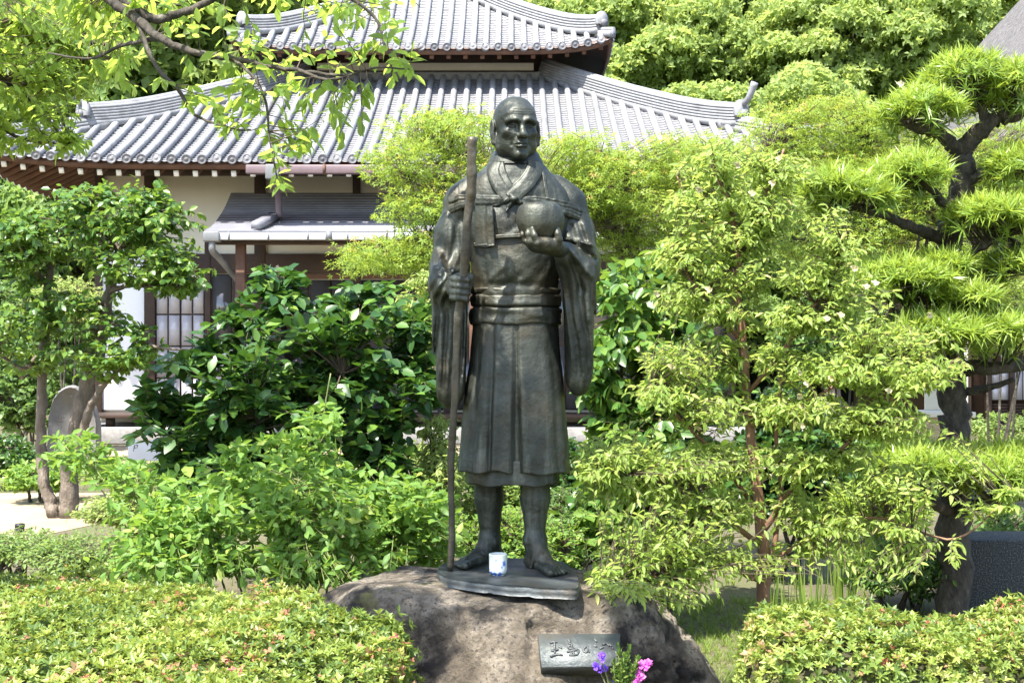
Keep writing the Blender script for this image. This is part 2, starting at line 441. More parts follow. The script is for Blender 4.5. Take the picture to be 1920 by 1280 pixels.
def hip(R, host, k, t0, t1, w, h, layers, r, lift_end=0.0, dz=0.0):
    O, W0 = R.dims(0); sx = 1 if k else -1
    t = np.linspace(t0, t1, 26)
    Wt = W0+t*(R.I-W0)
    p = R.S(0, sx*Wt, t, dz)
    p[:, 2] += lift_end*np.clip(1-(t-t0)/0.22, 0, 1)**2
    V, F = sweep(ridge_profile(w, h, layers, r), p[::-1] if sx > 0 else p[::-1])
    mk('hip_ridge', V, F, M['tile'], host)
    return p
LOW = Roof(6.6, 7.05, 2.15, 4.33, 2.17, 0.82, 0.24)
UP = Roof(3.35, 3.35, 0.15, 6.78, 2.05, 0.68, 0.20)
roof_lo = build_roof(LOW, 'lower_roof', 58)
roof_up = build_roof(UP, 'upper_roof', 29)
def ridge_end(p, d, host, s=1.0, horn=True):
    """demon-tile plate with disc and a curved horn; p foot point, d outward direction"""
    d = np.array(d, float); d[2] = 0; d /= np.linalg.norm(d); sd = np.array([-d[1], d[0], 0])
    a = np.linspace(-0.35, math.pi+0.35, 15)
    ring = [(0.20*s*math.cos(q), 0.24*s+0.24*s*math.sin(q)) for q in a]
    V = [p+sd*x+np.array([0, 0, z])+d*0.0 for x, z in ring]+[p+sd*x*0.92+np.array([0, 0, z])+d*0.09*s for x, z in ring]
    n = len(ring); F = [np.array([[i, i+1, n+i+1, n+i] for i in range(n-1)]), np.array([list(range(n, 2*n))]), np.array([list(range(n))[::-1]])]
    mk('ridge_end_tile', V, F, M['tile'], host)
    c = p+d*0.10*s+np.array([0, 0, 0.2*s])
    pts = [c, c+d*0.05*s]
    V, F = tubes(np.array([[c-d*0.05, c+d*0.06*s]]), np.full((1, 2), 0.085*s), 16)
    mk('crest_disc', V, F, M['tile_edge'], host)
    if horn:
        b = p+np.array([0, 0, 0.36*s])
        pts = [b-d*0.35, b-d*0.05, b+d*0.16+np.array([0, 0, 0.09]), b+d*0.30+np.array([0, 0, 0.34])]
        V, F = tube1(pts, [0.05, 0.055, 0.05, 0.062], 12, 16)
        mk('horn_tile', V, F, M['tile'], host, smooth=True)
for sx in (0, 1):
    s = 1 if sx else -1
    p = hip(LOW, roof_lo, sx, 0.30, 1.0, 0.24, 0.28, 6, 0.060, 0.08)
    ridge_end(p[0]+np.array([0, 0, -0.02]), p[0]-p[3], roof_lo, 0.85)
    p = hip(LOW, roof_lo, sx, 0.0, 0.36, 0.24, 0.15, 3, 0.065, 0.10)
    ridge_end(p[0]-np.array([0, 0, 0.05]), p[0]-p[3], roof_lo, 0.55, False)
    p = hip(UP, roof_up, sx, 0.055, 1.0, 0.22, 0.24, 5, 0.055, 0.08)
    ridge_end(p[0]-np.array([0, 0, 0.02]), p[0]-p[3], roof_up, 0.75, False)
    p = hip(UP, roof_up, sx, -0.01, 0.07, 0.15, 0.06, 1, 0.06, 0.05)
# eave undersides: boards, fascia, rafters with white tips
def soffit(R, host, depth_t, drop):
    parts = []
    for k in range(4):
        On, Wn = R.dims(k); u = np.linspace(-1, 1, 31); t = np.linspace(0.012, depth_t, 5)
        T, U = np.meshgrid(t, u, indexing='ij'); A = U*(Wn+T*(R.I-Wn))
        V = R.S(k, A, T, -drop); ix = np.arange(V[..., 0].size).reshape(T.shape)
        parts.append((V.reshape(-1, 3), [np.stack([ix[:-1,:-1], ix[:-1,1:], ix[1:,1:], ix[1:,:-1]], -1).reshape(-1, 4)]))
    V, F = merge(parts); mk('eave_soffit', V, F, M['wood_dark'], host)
    for k in range(3):
        On, Wn = R.dims(k); A = np.linspace(-Wn, Wn, 41)*0.999
        p = R.S(k, A, np.full(41, 0.008), -drop*0.62)
        V, F = sweep([(0.03, -0.055), (0.03, 0.06), (-0.03, 0.06), (-0.03, -0.055)], p)
        mk('eave_board', V, F, M['wood'], host)
soffit(LOW, roof_lo, 0.42, 0.16)
soffit(UP, roof_up, 0.40, 0.12)
def rafters(R, host, k, spacing, t_in, drop, tip=True, lim=None):
    On, Wn = R.dims(k); n = int(2*Wn/spacing)
    for i in range(n):
        a = -Wn+spacing*(i+0.75)
        if lim and not (lim[0] <= a <= lim[1]): continue
        tm = min(t_in, R.tmax(k, a))
        if tm < 0.05: continue
        p0, p1 = R.S(k, a, 0.028, -drop), R.S(k, a, tm, -drop)
        V, F = bar(p0, p1, 0.075, 0.09)
        mk('rafter', V, F, M['wood'], host)
        if tip:
            d = (p0-p1)/np.linalg.norm(p0-p1)
            V, F = bar(p0+d*0.001, p0+d*0.012, 0.077, 0.092)
            mk('rafter_tip', V, F, M['tip'], host)
rafters(LOW, roof_lo, 0, 0.29, 0.36, 0.24)
rafters(LOW, roof_lo, 2, 0.29, 0.40, 0.24, True, (-2, 7))
rafters(UP, roof_up, 0, 0.30, 0.36, 0.18, False)
# upper storey wall
UWY = YC-2.15
box('upper_wall', XC-2.15, XC+2.15, UWY, YC+2.15, 6.2, 7.35, M['wood_dark'], temple)
box('plaster_band', XC-2.0, XC+2.0, UWY-0.03, UWY, 6.60, 6.74, M['plaster'], temple, 0.005)
box('ridge_course', XC-2.2, XC+2.2, UWY-0.14, UWY-0.02, 6.40, 6.56, M['tile'], temple, 0.02)

# main walls
WY = 23.0
def zy(py, Y=WY): return EYE-(py-640)*Y/FPX
def xx(px, Y=WY): return (px-960)*Y/FPX
XL, XR = xx(190), XC+5.05
box('wall', XL, XR, WY, WY+10.9, 0.3, 4.75, M['plaster'], temple)
box('foundation', XL-0.35, XR+0.35, WY-0.9, WY+11, 0.0, 0.26, M['stone'], temple, 0.02)
box('veranda_board', XL-0.2, XR+0.2, WY-0.75, WY-0.004, 0.40, 0.46, M['wood_dark'], temple, 0.01)
for k in range(8):
    x = XL+0.3+k*1.3; box('veranda_post', x-0.06, x+0.06, WY-0.6, WY-0.48, 0.26, 0.40, M['wood_dark'], temple)
def wpanel(name, px0, px1, py0, py1, d, mat, parent=None, c=0.004):
    return box(name, xx(px0), xx(px1), WY-d, WY-0.001, zy(py1), zy(py0), mat, parent or temple, c)
wpanel('plaster_panel', 191, 271, 470, 768, 0.02, M['white'])
wpanel('wall_post', 272, 292, 322, 775, 0.07, M['wood_dark'])
wpanel('wall_post', 180, 193, 322, 775, 0.07, M['wood_dark'])
wpanel('wall_post', 385, 396, 450, 775, 0.07, M['wood_dark'])
wpanel('wall_post', 478, 498, 322, 775, 0.07, M['wood_dark'])
wpanel('wall_post', 662, 676, 322, 775, 0.07, M['wood_dark'])
for px in (840, 1010, 1190, 1370): wpanel('wall_post', px-8, px+8, 322, 775, 0.07, M['wood_dark'])
wpanel('tie_beam', 293, 1370, 476, 512, 0.06, M['wood_dark'])
wpanel('door_header', 499, 1370, 513, 523, 0.05, M['wood'])
wpanel('wall_plate', 180, 1420, 318, 330, 0.10, M['wood_dark'])
M['shojiglass'] = surf('shoji_behind_glass', [(0.3,(0.34,0.33,0.36)),(0.7,(0.42,0.41,0.44))], 2, 0.5)
M['shojiglass'].node_tree.nodes['Principled BSDF'].inputs['Coat Weight'].default_value = 0.8
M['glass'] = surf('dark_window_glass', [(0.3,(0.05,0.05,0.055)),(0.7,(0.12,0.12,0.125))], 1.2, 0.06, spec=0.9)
M['glass'].node_tree.nodes['Principled BSDF'].inputs['Metallic'].default_value = 0.35
def sliding(px0, px1, py0, py1, cols, rows, pane_mat, d=0.03):
    f = wpanel('sliding_door', px0, px1, py0, py1, d, M['wood_dark'], None, 0.0)
    pw = (px1-px0)/cols; ph = (py1-py0)/rows
    for i in range(cols):
        for j in range(rows):
            box('pane', xx(px0+i*pw+2), xx(px0+(i+1)*pw-1.4), WY-d-0.008, WY-d-0.002, zy(py0+(j+1)*ph-1.6), zy(py0+j*ph+1.6), pane_mat, f, 0.0)
sliding(293, 339, 530, 768, 2, 4, M['shojiglass']); sliding(340, 384, 530, 768, 2, 4, M['shojiglass'], 0.045)
sliding(397, 436, 514, 640, 1, 1, M['glass']); sliding(438, 477, 514, 640, 1, 1, M['glass'], 0.045)
wpanel('lower_panel', 397, 477, 641, 768, 0.03, M['shojiglass'])
for px0, px1 in ((499, 580), (581, 661), (677, 757), (758, 831), (849, 925), (926, 1001), (1019, 1100), (1101, 1181), (1199, 1280), (1281, 1361)):
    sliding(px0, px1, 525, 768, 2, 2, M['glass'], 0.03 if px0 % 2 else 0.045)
# porch (pent roof) over the entrance
PX0, PX1 = -4.54, 1.6
pr = [(23.0, 4.00), (22.5, 3.72), (22.0, 3.50), (21.5, 3.33), (21.0, 3.22)]
prow = smoothpath([(0, a, b) for a, b in pr], 23)
porch = mk('porch_roof', *merge([(np.array([[PX0, 23.0, 3.9], [PX1, 23.0, 3.9], [PX1, 21.02, 3.14], [PX0, 21.02, 3.14]]), [np.array([[0, 1, 2, 3]])])]), M['wood_dark'], temple)
for k in range(22):
    a, b = prow[k], prow[k+1]
    V = np.array([[PX0, a[1]+0.03, a[2]+0.012], [PX1, a[1]+0.03, a[2]+0.012], [PX1, b[1], b[2]+0.022], [PX0, b[1], b[2]+0.022],
                  [PX0, a[1]+0.03, a[2]-0.03], [PX1, a[1]+0.03, a[2]-0.03], [PX1, b[1], b[2]-0.004], [PX0, b[1], b[2]-0.004]])
    mk('roof_strip', V, np.array([[3, 2, 1, 0], [4, 5, 6, 7], [3, 7, 6, 2], [0, 4, 7, 3], [1, 2, 6, 5]]), M['slate'], porch)
# main eave gutter, starting right of the bare eave
gz = 4.10
gl = xx(462, 21.25)
g = box('eave_gutter', gl, XC+6.4, 21.18, 21.34, gz, gz+0.13, M['copper'], temple, 0.012)
for k in range(12):
    x = gl+0.35+k*0.82; box('gutter_strap', x-0.02, x+0.02, 21.165, 21.36, gz-0.008, gz+0.138, M['wood'], g)
dx = xx(515, 21.4)
V, F = tube1([(dx, 21.3, gz), (dx, 21.6, gz-0.2), (dx, 21.75, gz-0.35), (dx, 21.78, 3.50)], 0.055, 12, 16)
mk('downpipe', V, F, M['copper'], temple, smooth=True)
box('rain_head', dx-0.1, dx+0.1, 21.15, 21.38, gz-0.08, gz+0.135, M['pipe'], temple, 0.01)
a0 = np.array([xx(514, 21.8), 21.85, 3.53]); a1 = np.array([xx(480, 21.0), 20.98, 3.31])
V, F = bar(a0, a1, 0.15, 0.10); mk('roof_conduit', V, F, M['slate'], temple)
# porch gutter, hopper, bent pipe, post
pg = box('porch_gutter', xx(412, 20.95), PX1, 20.86, 20.98, 3.09, 3.20, M['zinc'], temple, 0.012)
for k in range(8):
    x = xx(430, 20.9)+k*0.58; box('gutter_strap', x-0.012, x+0.012, 20.85, 20.985, 3.083, 3.207, M['pipe'], pg)
box('gutter_joint', xx(611, 20.9), xx(623, 20.9), 20.848, 20.99, 3.08, 3.212, M['pipe'], pg)
hop = box('hopper', xx(382, 20.9), xx(413, 20.9), 20.82, 21.0, 3.06, 3.215, M['pipe'], temple, 0.02)
hx = xx(398, 20.9)
V, F = tube1([(hx, 20.9, 3.07), (hx, 20.92, 2.93), (hx+0.06, 21.2, 2.82), (hx+0.34, 21.9, 2.35), (hx+0.38, 22.0, 2.2), (hx+0.38, 22.0, 0.3)], 0.05, 12, 30)
mk('bent_downpipe', V, F, M['pipe'], temple, smooth=True)
box('porch_post', xx(442, 21.3), xx(460, 21.3), 21.25, 21.40, 0.26, 3.12, M['wood'], temple, 0.012)
box('porch_post', xx(880, 21.3), xx(898, 21.3), 21.25, 21.40, 0.26, 3.12, M['wood'], temple, 0.012)
box('porch_beam', PX0+0.1, PX1-0.1, 21.22, 21.42, 3.05, 3.15, M['wood_dark'], temple, 0.01)

# ------------------------------------------------------------------ thatched house on the right
th = thing('thatched_house', 'dark timber house with steep grey thatched roof at the right edge', 'house', (9.5, 25.0, 0))
TY = 25.0
def tx(px): return (px-960)*TY/FPX
def tz(py): return EYE-(py-640)*TY/FPX
x0t = tx(1806)
box('wall', x0t, 15, TY+0.5, 33, 0, 4.6, M['wood_dark'], th)
box('corner_panel', x0t, tx(1826), TY+0.3, TY+0.5, tz(790), tz(560), M['plaster'], th, 0.01)
for px in (1829, 1868, 1912, 1955): box('wall_post', tx(px)-0.05, tx(px)+0.05, TY+0.36, TY+0.5, 0, 4.3, M['wood_dark'], th, 0.01)
w = box('window', tx(1872), tx(1908), TY+0.43, TY+0.5, tz(752), tz(690), M['wood_dark'], th)
for i in range(2):
    for j in range(2):
        box('pane', tx(1873.5+i*17.5), tx(1889.5+i*17.5), TY+0.42, TY+0.43, tz(751-j*31), tz(722.5-j*31), M['shojiglass'], w)
w = box('window', tx(1916), tx(1951), TY+0.43, TY+0.5, tz(752), tz(690), M['wood_dark'], th)
for i in range(2): box('pane', tx(1917.5+i*17.5), tx(1933+i*17.5), TY+0.42, TY+0.43, tz(751), tz(691.5), M['shojiglass'], w)
for k in range(9):
    box('siding_board', tx(1872), tx(1951), TY+0.45-0.004*(k % 2), TY+0.5, tz(806)+k*0.05, tz(806)+k*0.05+0.043, M['wood_dark'], th)
# hipped thatch
ex0, ex1, ey0, ey1, ez = 7.35, 17.5, TY-2.2, 35.0, 4.3
ym = (ey0+ey1)/2; rz = 10.6; rx0 = ex0+(rz-ez)/1.30; rx1 = ex1-1.5
n = 26; u = np.linspace(0, 1, n); rows = []
per = []
def lerp(a, b, t): return np.array(a)+(np.array(b)-np.array(a))*t
corn = [(ex0, ey0), (ex1, ey0), (ex1, ey1), (ex0, ey1)]
top = [(rx0, ym), (rx1, ym), (rx1, ym), (rx0, ym)]
V = []; nl = 24
for l in range(nl+1):
    t = l/nl
    for s in range(4):
        for q in range(n):
            a = lerp(corn[s], corn[(s+1) % 4], q/n); b = lerp(top[s], top[(s+1) % 4], q/n); p = lerp(a, b, t)
            z = ez+(rz-ez)*t+0.10*fbm(np.array([p[0]]), np.array([p[1]]), np.array([t*6.]), 0.9, 4)[0]
            V.append((p[0], p[1], z))
m = 4*n; ix = np.arange((nl+1)*m).reshape(nl+1, m); a0 = ix[:-1]; a1 = np.roll(a0, -1, 1); b0 = ix[1:]; b1 = np.roll(b0, -1, 1)
Vt = np.array(V); low = Vt[:m].copy(); low[:, 2] -= 0.45; low[:, 0] = 11+(low[:, 0]-11)*0.96; low[:, 1] = 30+(low[:, 1]-30)*0.96
Vt = np.concatenate([Vt, low]); li = np.arange(m)+(nl+1)*m
F = [np.stack([a0, a1, b1, b0], -1).reshape(-1, 4), np.stack([li, np.roll(li, -1), np.roll(ix[0], -1), ix[0]], -1), li[None, ::-1]]
mk('thatch_roof', Vt, F, M['thatch'], th, smooth=True)

# ------------------------------------------------------------------ small things of the garden
def stroke(points, w, h, frame, mat, name, parent):
    """raised brush stroke: points (u,v[,width factor]) in the plane frame = (origin, U, Vv, N)"""
    o, U, W, Nn = [np.array(q, float) for q in frame]
    pts = np.array([(q[0], q[1]) for q in points], float); p3 = smoothpath(np.c_[pts, np.zeros(len(pts))], 4*len(pts)+4)[:, :2]
    t = np.gradient(p3, axis=0); t /= np.linalg.norm(t, axis=1, keepdims=True)+1e-9; nn = np.stack([-t[:, 1], t[:, 0]], -1)
    ww = w*(0.75+0.35*np.cos(np.linspace(-1.2, 1.9, len(p3))))/2
    V = []
    for q, nv, wi in zip(p3, nn, ww):
        for sgn, hh in ((-1, -0.002), (-0.8, h), (0.8, h), (1, -0.002)):
            c = q+nv*wi*sgn; V.append(o+U*c[0]+W*c[1]+Nn*hh)
    k = len(p3); ix = np.arange(4*k).reshape(k, 4)
    F = [np.stack([ix[:-1, j], ix[:-1, j+1], ix[1:, j+1], ix[1:, j]], -1) for j in range(3)]+[ix[:1], ix[-1:, ::-1]]
    return mk(name, np.array(V), F, mat, parent)

# engraved standing stone under the left tree
M['stele'] = surf('weathered_stele', [(0.3,(0.12,0.112,0.105)),(0.55,(0.165,0.156,0.147)),(0.75,(0.205,0.196,0.187))], 5, 0.85, 0.3, 70)
M['shade_ink'] = surf('carved_shade_and_ink', [(0.3,(0.035,0.032,0.03)),(0.7,(0.06,0.055,0.05))], 8, 0.9)  # dark colour paints the shade of the carved strokes; printed strokes share it
SY = 17.0
st = thing('stone_stele', 'tall rounded grey stone slab with carved characters behind the left tree trunks', 'stone slab', P(142, 891, SY))
out = [(94, 900), (93, 850), (95, 800), (99, 768), (107, 745), (120, 729), (138, 722), (154, 727), (170, 742), (181, 762), (188, 790), (190, 830), (188, 900)]
pts = smoothpath([P(a, b, SY) for a, b in out], 60)
cen = pts.mean(0); Vs = []
for off, sc in ((0.07, 0.93), (0.0, 1.0), (-0.10, 1.0), (-0.15, 0.94)):
    q = cen+(pts-cen)*sc; q = q+rng.normal(0, 0.004, q.shape); q[:, 1] = SY+off; Vs.append(q)
k = len(pts); Vs = np.concatenate(Vs); i = np.arange(k); F = []
for l in range(3): F.append(np.stack([l*k+i, (l+1)*k+i, (l+1)*k+(i+1) % k, l*k+(i+1) % k], -1))
F += [np.array([3*k+i]), np.array([i[::-1]])]
mk('slab', Vs, F, M['stele'], st)
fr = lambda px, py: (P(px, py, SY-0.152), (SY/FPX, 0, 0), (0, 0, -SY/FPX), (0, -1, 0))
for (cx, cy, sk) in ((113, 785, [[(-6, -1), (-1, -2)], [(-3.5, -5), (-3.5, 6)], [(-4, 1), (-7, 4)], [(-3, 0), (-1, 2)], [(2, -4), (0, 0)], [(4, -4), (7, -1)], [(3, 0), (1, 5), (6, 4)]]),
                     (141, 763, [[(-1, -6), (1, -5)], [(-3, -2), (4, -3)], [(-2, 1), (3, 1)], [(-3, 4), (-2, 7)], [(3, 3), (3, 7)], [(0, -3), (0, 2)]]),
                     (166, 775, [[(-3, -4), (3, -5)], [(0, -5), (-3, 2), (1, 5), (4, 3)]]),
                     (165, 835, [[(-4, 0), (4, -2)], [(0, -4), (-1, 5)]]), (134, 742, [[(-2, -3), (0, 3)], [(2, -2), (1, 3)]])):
    for s_ in sk: stroke(s_, 1.8, 0.002, fr(cx, cy), M['shade_ink'], 'carved_shade_stroke', st)

# white placard half hidden behind the big bush
M['placard'] = surf('placard_white', [(0.3,(0.66,0.65,0.70)),(0.7,(0.74,0.73,0.77))], 3, 0.5)
BY = 13.5
pl = thing('garden_placard', 'small white notice board on a post half hidden by the big camellia', 'sign', P(278, 957, BY))
mk('board', *boxg(P(240, 0, BY)[0], P(317, 0, BY)[0], BY-0.012, BY+0.012, P(0, 863, BY)[2], P(0, 826, BY)[2], 0.004), M['placard'], pl)
for px in (246, 312): mk('post', *boxg(P(px, 0, BY)[0]-0.014, P(px, 0, BY)[0]+0.014, BY+0.013, BY+0.04, 0, P(0, 830, BY)[2]), M['bark'], pl)
fr2 = (P(252, 838, BY-0.0122), (BY/FPX, 0, 0), (0, 0, -BY/FPX), (0, -1, 0))
for sk in ([(-1, -3), (6, -4)], [(0, -3), (-2, 8)], [(6, -4), (5, 1)], [(-1, 1), (5, 1)]): stroke(sk, 1.5, 0.001, fr2, M['shade_ink'], 'printed_stroke', pl)

# black garden light stub
M['black'] = surf('black_plastic', [(0.3,(0.012,0.012,0.013)),(0.7,(0.022,0.022,0.024))], 8, 0.4)
bl = thing('garden_bollard', 'short black cylindrical post beside the sandy path', 'bollard', P(37, 1046, 10.5))
b0 = P(37, 1046, 10.5)
V, F = tubes(np.array([[b0, b0+[0, 0, 0.2], b0+[0, 0, 0.225], b0+[0, 0, 0.228]]]), np.array([[0.034, 0.034, 0.034, 0.028]]), 18); mk('shaft', V, F, M['black'], bl, smooth=False)
V, F = tubes(np.array([[b0+[0, 0, 0.229], b0+[0, 0, 0.25], b0+[0, 0, 0.256]]]), np.array([[0.037, 0.037, 0.03]]), 18); mk('cap', V, F, M['black'], bl)

# granite block far right
M['granite'] = surf('speckled_granite', [(0.36,(0.010,0.012,0.012)),(0.48,(0.028,0.032,0.032)),(0.56,(0.048,0.053,0.053)),(0.68,(0.12,0.125,0.125))], 120, 0.75, 0.25, 150, detail=2)
gb = P(1880, 1100, 7.0)
tag(mk('granite_block', *boxg((1814-960)/FPX*8.1, (1814-960)/FPX*8.1+0.9, 8.1, 8.5, 0.0, EYE-(1012-640)/FPX*8.1, 0.012), M['granite'], None), 'dark speckled granite block at the right edge behind the hedge', 'stone block')

# little wooden box and tag by the pine-like tree
M['tan'] = surf('tan_board', [(0.3,(0.34,0.25,0.14)),(0.7,(0.46,0.36,0.21))], 5, 0.7, 0.2, 40)
KY = 14.0
kb = thing('wooden_cabinet', 'low tan wooden cabinet behind the cloud pruned tree trunk', 'cabinet', P(1785, 945, KY))
kx0, kx1 = P(1746, 0, KY)[0], P(1822, 0, KY)[0]
mk('cabinet_body', *boxg(kx0, kx1, KY, KY+0.4, 0.25, P(0, 782, KY)[2], 0.01), M['tan'], kb)
mk('cabinet_top', *boxg(kx0-0.03, kx1+0.03, KY-0.04, KY+0.44, P(0, 781.9, KY)[2], P(0, 772, KY)[2], 0.006), M['plaster'], kb)
mk('back_board', *boxg(kx0+0.05, kx1-0.01, KY+0.38, KY+0.41, P(0, 771.8, KY)[2], P(0, 700, KY)[2], 0.006), M['plaster'], kb)
for x in (kx0+0.03, kx1-0.09):
    for y in (KY+0.02, KY+0.32): mk('leg', *boxg(x, x+0.06, y, y+0.06, 0, 0.249), M['wood'], kb)
# ------------------------------------------------------------------ boulder
def boulder_mat():
    m, N, L, B = new_mat('boulder')
    tc = N.new('ShaderNodeTexCoord')
    def noise(s, d=8, r=0.62):
        n = N.new('ShaderNodeTexNoise'); n.inputs['Scale'].default_value = s; n.inputs['Detail'].default_value = d; n.inputs['Roughness'].default_value = r
        L.new(tc.outputs['Object'], n.inputs['Vector']); return n
    def mixc(f, a, b):
        x = N.new('ShaderNodeMix'); x.data_type = 'RGBA'
        L.new(f, x.inputs[0])
        for s, v in ((6, a), (7, b)):
            if isinstance(v, tuple): x.inputs[s].default_value = (*v, 1)
            else: L.new(v, x.inputs[s])
        return x.outputs[2]
    base = ramp(N, [(0.32,(0.095,0.076,0.056)),(0.48,(0.205,0.172,0.128)),(0.60,(0.33,0.285,0.222))]); L.new(noise(9).outputs[0], base.inputs[0])
    sp = N.new('ShaderNodeMapRange'); sp.inputs[1].default_value = 0.52; sp.inputs[2].default_value = 0.66; L.new(noise(70, 3).outputs[0], sp.inputs[0])
    c = mixc(sp.outputs[0], base.outputs[0], (0.10,0.085,0.075))
    lich = N.new('ShaderNodeMapRange'); lich.inputs[1].default_value = 0.52; lich.inputs[2].default_value = 0.60; L.new(noise(3.2, 9).outputs[0], lich.inputs[0])
    c = mixc(lich.outputs[0], c, (0.038,0.034,0.030))
    moss = N.new('ShaderNodeMapRange'); moss.inputs[1].default_value = 0.60; moss.inputs[2].default_value = 0.70; L.new(noise(4.3, 6).outputs[0], moss.inputs[0])
    c = mixc(moss.outputs[0], c, (0.20,0.19,0.07))
    L.new(c, B.inputs['Base Color']); B.inputs['Roughness'].default_value = 0.93; B.inputs['Specular IOR Level'].default_value = 0.2
    h = noise(30, 10, 0.75); b = N.new('ShaderNodeBump'); b.inputs['Strength'].default_value = 1.0; b.inputs['Distance'].default_value = 0.05
    L.new(h.outputs[0], b.inputs['Height']); L.new(b.outputs[0], B.inputs['Normal'])
    return m
M['boulder'] = boulder_mat()
lo, hi, h = (-0.95, 4.45, -0.1), (1.05, 6.0, 0.85), 0.0115
p = grid(lo, hi, h)
d = s_box(p, (-0.02, 5.32, 0.30), (0.56, 0.42, 0.44), 0.24)
d = smin(d, s_ell(p, (-0.44, 5.22, 0.42), (0.33, 0.36, 0.335)), 0.10)
d = smin(d, s_ell(p, (0.40, 5.25, 0.18), (0.40, 0.44, 0.40)), 0.14)
d = smin(d, s_ell(p, (-0.02, 5.02, 0.22), (0.50, 0.36, 0.44)), 0.12)
nz_ = fbm(p[0], p[1], p[2], 3.1, 3); d = d-0.045*nz_-0.014*fbm(p[0], p[1], p[2], 11.0, 3)-0.008*fbm(p[0], p[1], p[2], 34.0, 3)
d = smax(d, p[2]-0.722-0.02*fbm(p[0], p[1], p[2], 4.0, 2), 0.05)
# seat carved for the plaque
TL, TR, BL, BR = P(1008, 1187, 4.825), P(1163, 1187, 4.825), P(1015, 1250, 4.715), P(1161, 1247, 4.715)
U = (TR-TL)/np.linalg.norm(TR-TL); Wd = (BL-TL); Wd = Wd-U*np.dot(U, Wd); Wd /= np.linalg.norm(Wd); Nn = np.cross(Wd, U); Nn = Nn if Nn[2] > 0 else -Nn
pc = (TL+TR+BL+BR)/4
q_ = [p[0]-pc[0], p[1]-pc[1], p[2]-pc[2]]
loc = [q_[0]*ax[0]+q_[1]*ax[1]+q_[2]*ax[2] for ax in (U, Wd, Nn)]
seat = s_box(loc, (0, 0.03, 0.30), (0.17, 0.15, 0.330), 0.02)-0.006*fbm(p[0], p[1], p[2], 16.0, 2)
d = smax(d, -seat, 0.05)
V, F = surface_nets(d, lo, h)
tag(mk('boulder', V, F, M['boulder'], None, smooth=True), 'big weathered tan boulder carrying the bronze statue', 'boulder')

# ------------------------------------------------------------------ bronze statue
def bronze_mat(name, lo_, hi_, dust, rough=0.50):
    m, N, L, B = new_mat(name)
    tc = N.new('ShaderNodeTexCoord')
    def noise(s, d=6, st=None):
        n = N.new('ShaderNodeTexNoise'); n.inputs['Scale'].default_value = s; n.inputs['Detail'].default_value = d; n.inputs['Roughness'].default_value = 0.6
        if st:
            mp = N.new('ShaderNodeMapping'); mp.inputs['Scale'].default_value = st; L.new(tc.outputs['Object'], mp.inputs[0]); L.new(mp.outputs[0], n.inputs['Vector'])
        else: L.new(tc.outputs['Object'], n.inputs['Vector'])
        return n
    r = ramp(N, [(0.33, lo_), (0.50, tuple((x+y)/2 for x, y in zip(lo_, hi_))), (0.66, hi_)]); L.new(noise(9, 9).outputs[0], r.inputs[0])
    # brown where the patina is worn, pale green where rain runs down
    br = N.new('ShaderNodeMapRange'); br.inputs[1].default_value = 0.50; br.inputs[2].default_value = 0.66; br.inputs[4].default_value = 0.75; L.new(noise(5.5, 7).outputs[0], br.inputs[0])
    m0 = N.new('ShaderNodeMix'); m0.data_type = 'RGBA'; L.new(br.outputs[0], m0.inputs[0]); L.new(r.outputs[0], m0.inputs[6]); m0.inputs[7].default_value = (hi_[0]*1.15, hi_[1]*0.85, hi_[2]*0.62, 1)
    st = noise(20, 8, (1, 1, 0.09)); mr = N.new('ShaderNodeMapRange'); mr.inputs[1].default_value = 0.52; mr.inputs[2].default_value = 0.72; mr.inputs[4].default_value = 0.9
    L.new(st.outputs[0], mr.inputs[0])
    mx = N.new('ShaderNodeMix'); mx.data_type = 'RGBA'; L.new(mr.outputs[0], mx.inputs[0]); L.new(m0.outputs[2], mx.inputs[6]); mx.inputs[7].default_value = (*dust, 1)
    L.new(mx.outputs[2], B.inputs['Base Color'])
    rr = N.new('ShaderNodeMapRange'); rr.inputs[3].default_value = rough-0.10; rr.inputs[4].default_value = rough+0.14; L.new(noise(7).outputs[0], rr.inputs[0]); L.new(rr.outputs[0], B.inputs['Roughness'])
    B.inputs['Metallic'].default_value = 0.5; B.inputs['Specular IOR Level'].default_value = 0.6; B.inputs['Coat Weight'].default_value = 0.12; B.inputs['Coat Roughness'].default_value = 0.4
    h = noise(32, 12); b = N.new('ShaderNodeBump'); b.inputs['Strength'].default_value = 0.42; b.inputs['Distance'].default_value = 0.015
    L.new(h.outputs[0], b.inputs['Height']); L.new(b.outputs[0], B.inputs['Normal'])
    return m
M['bronze'] = bronze_mat('patinated_bronze', (0.012,0.016,0.012), (0.042,0.047,0.037), (0.10,0.108,0.085))
M['bronze_staff'] = bronze_mat('brown_bronze', (0.040,0.036,0.028), (0.095,0.085,0.065), (0.15,0.13,0.09), 0.5)
M['bronze_plate'] = bronze_mat('plate_bronze', (0.05,0.057,0.060), (0.09,0.10,0.103), (0.115,0.125,0.121), 0.52)
YB = 5.32; ZP = 0.755
statue = thing('bronze_statue', 'dark bronze statue of a standing monk with staff and alms bowl on the boulder', 'statue', (0, YB, ZP))
def Q(px, py, Y): return tuple(P(px, py, Y))
def sdf_part(fn, lo, hi, h):
    g = grid(lo, hi, h); return surface_nets(fn(g), lo, h)

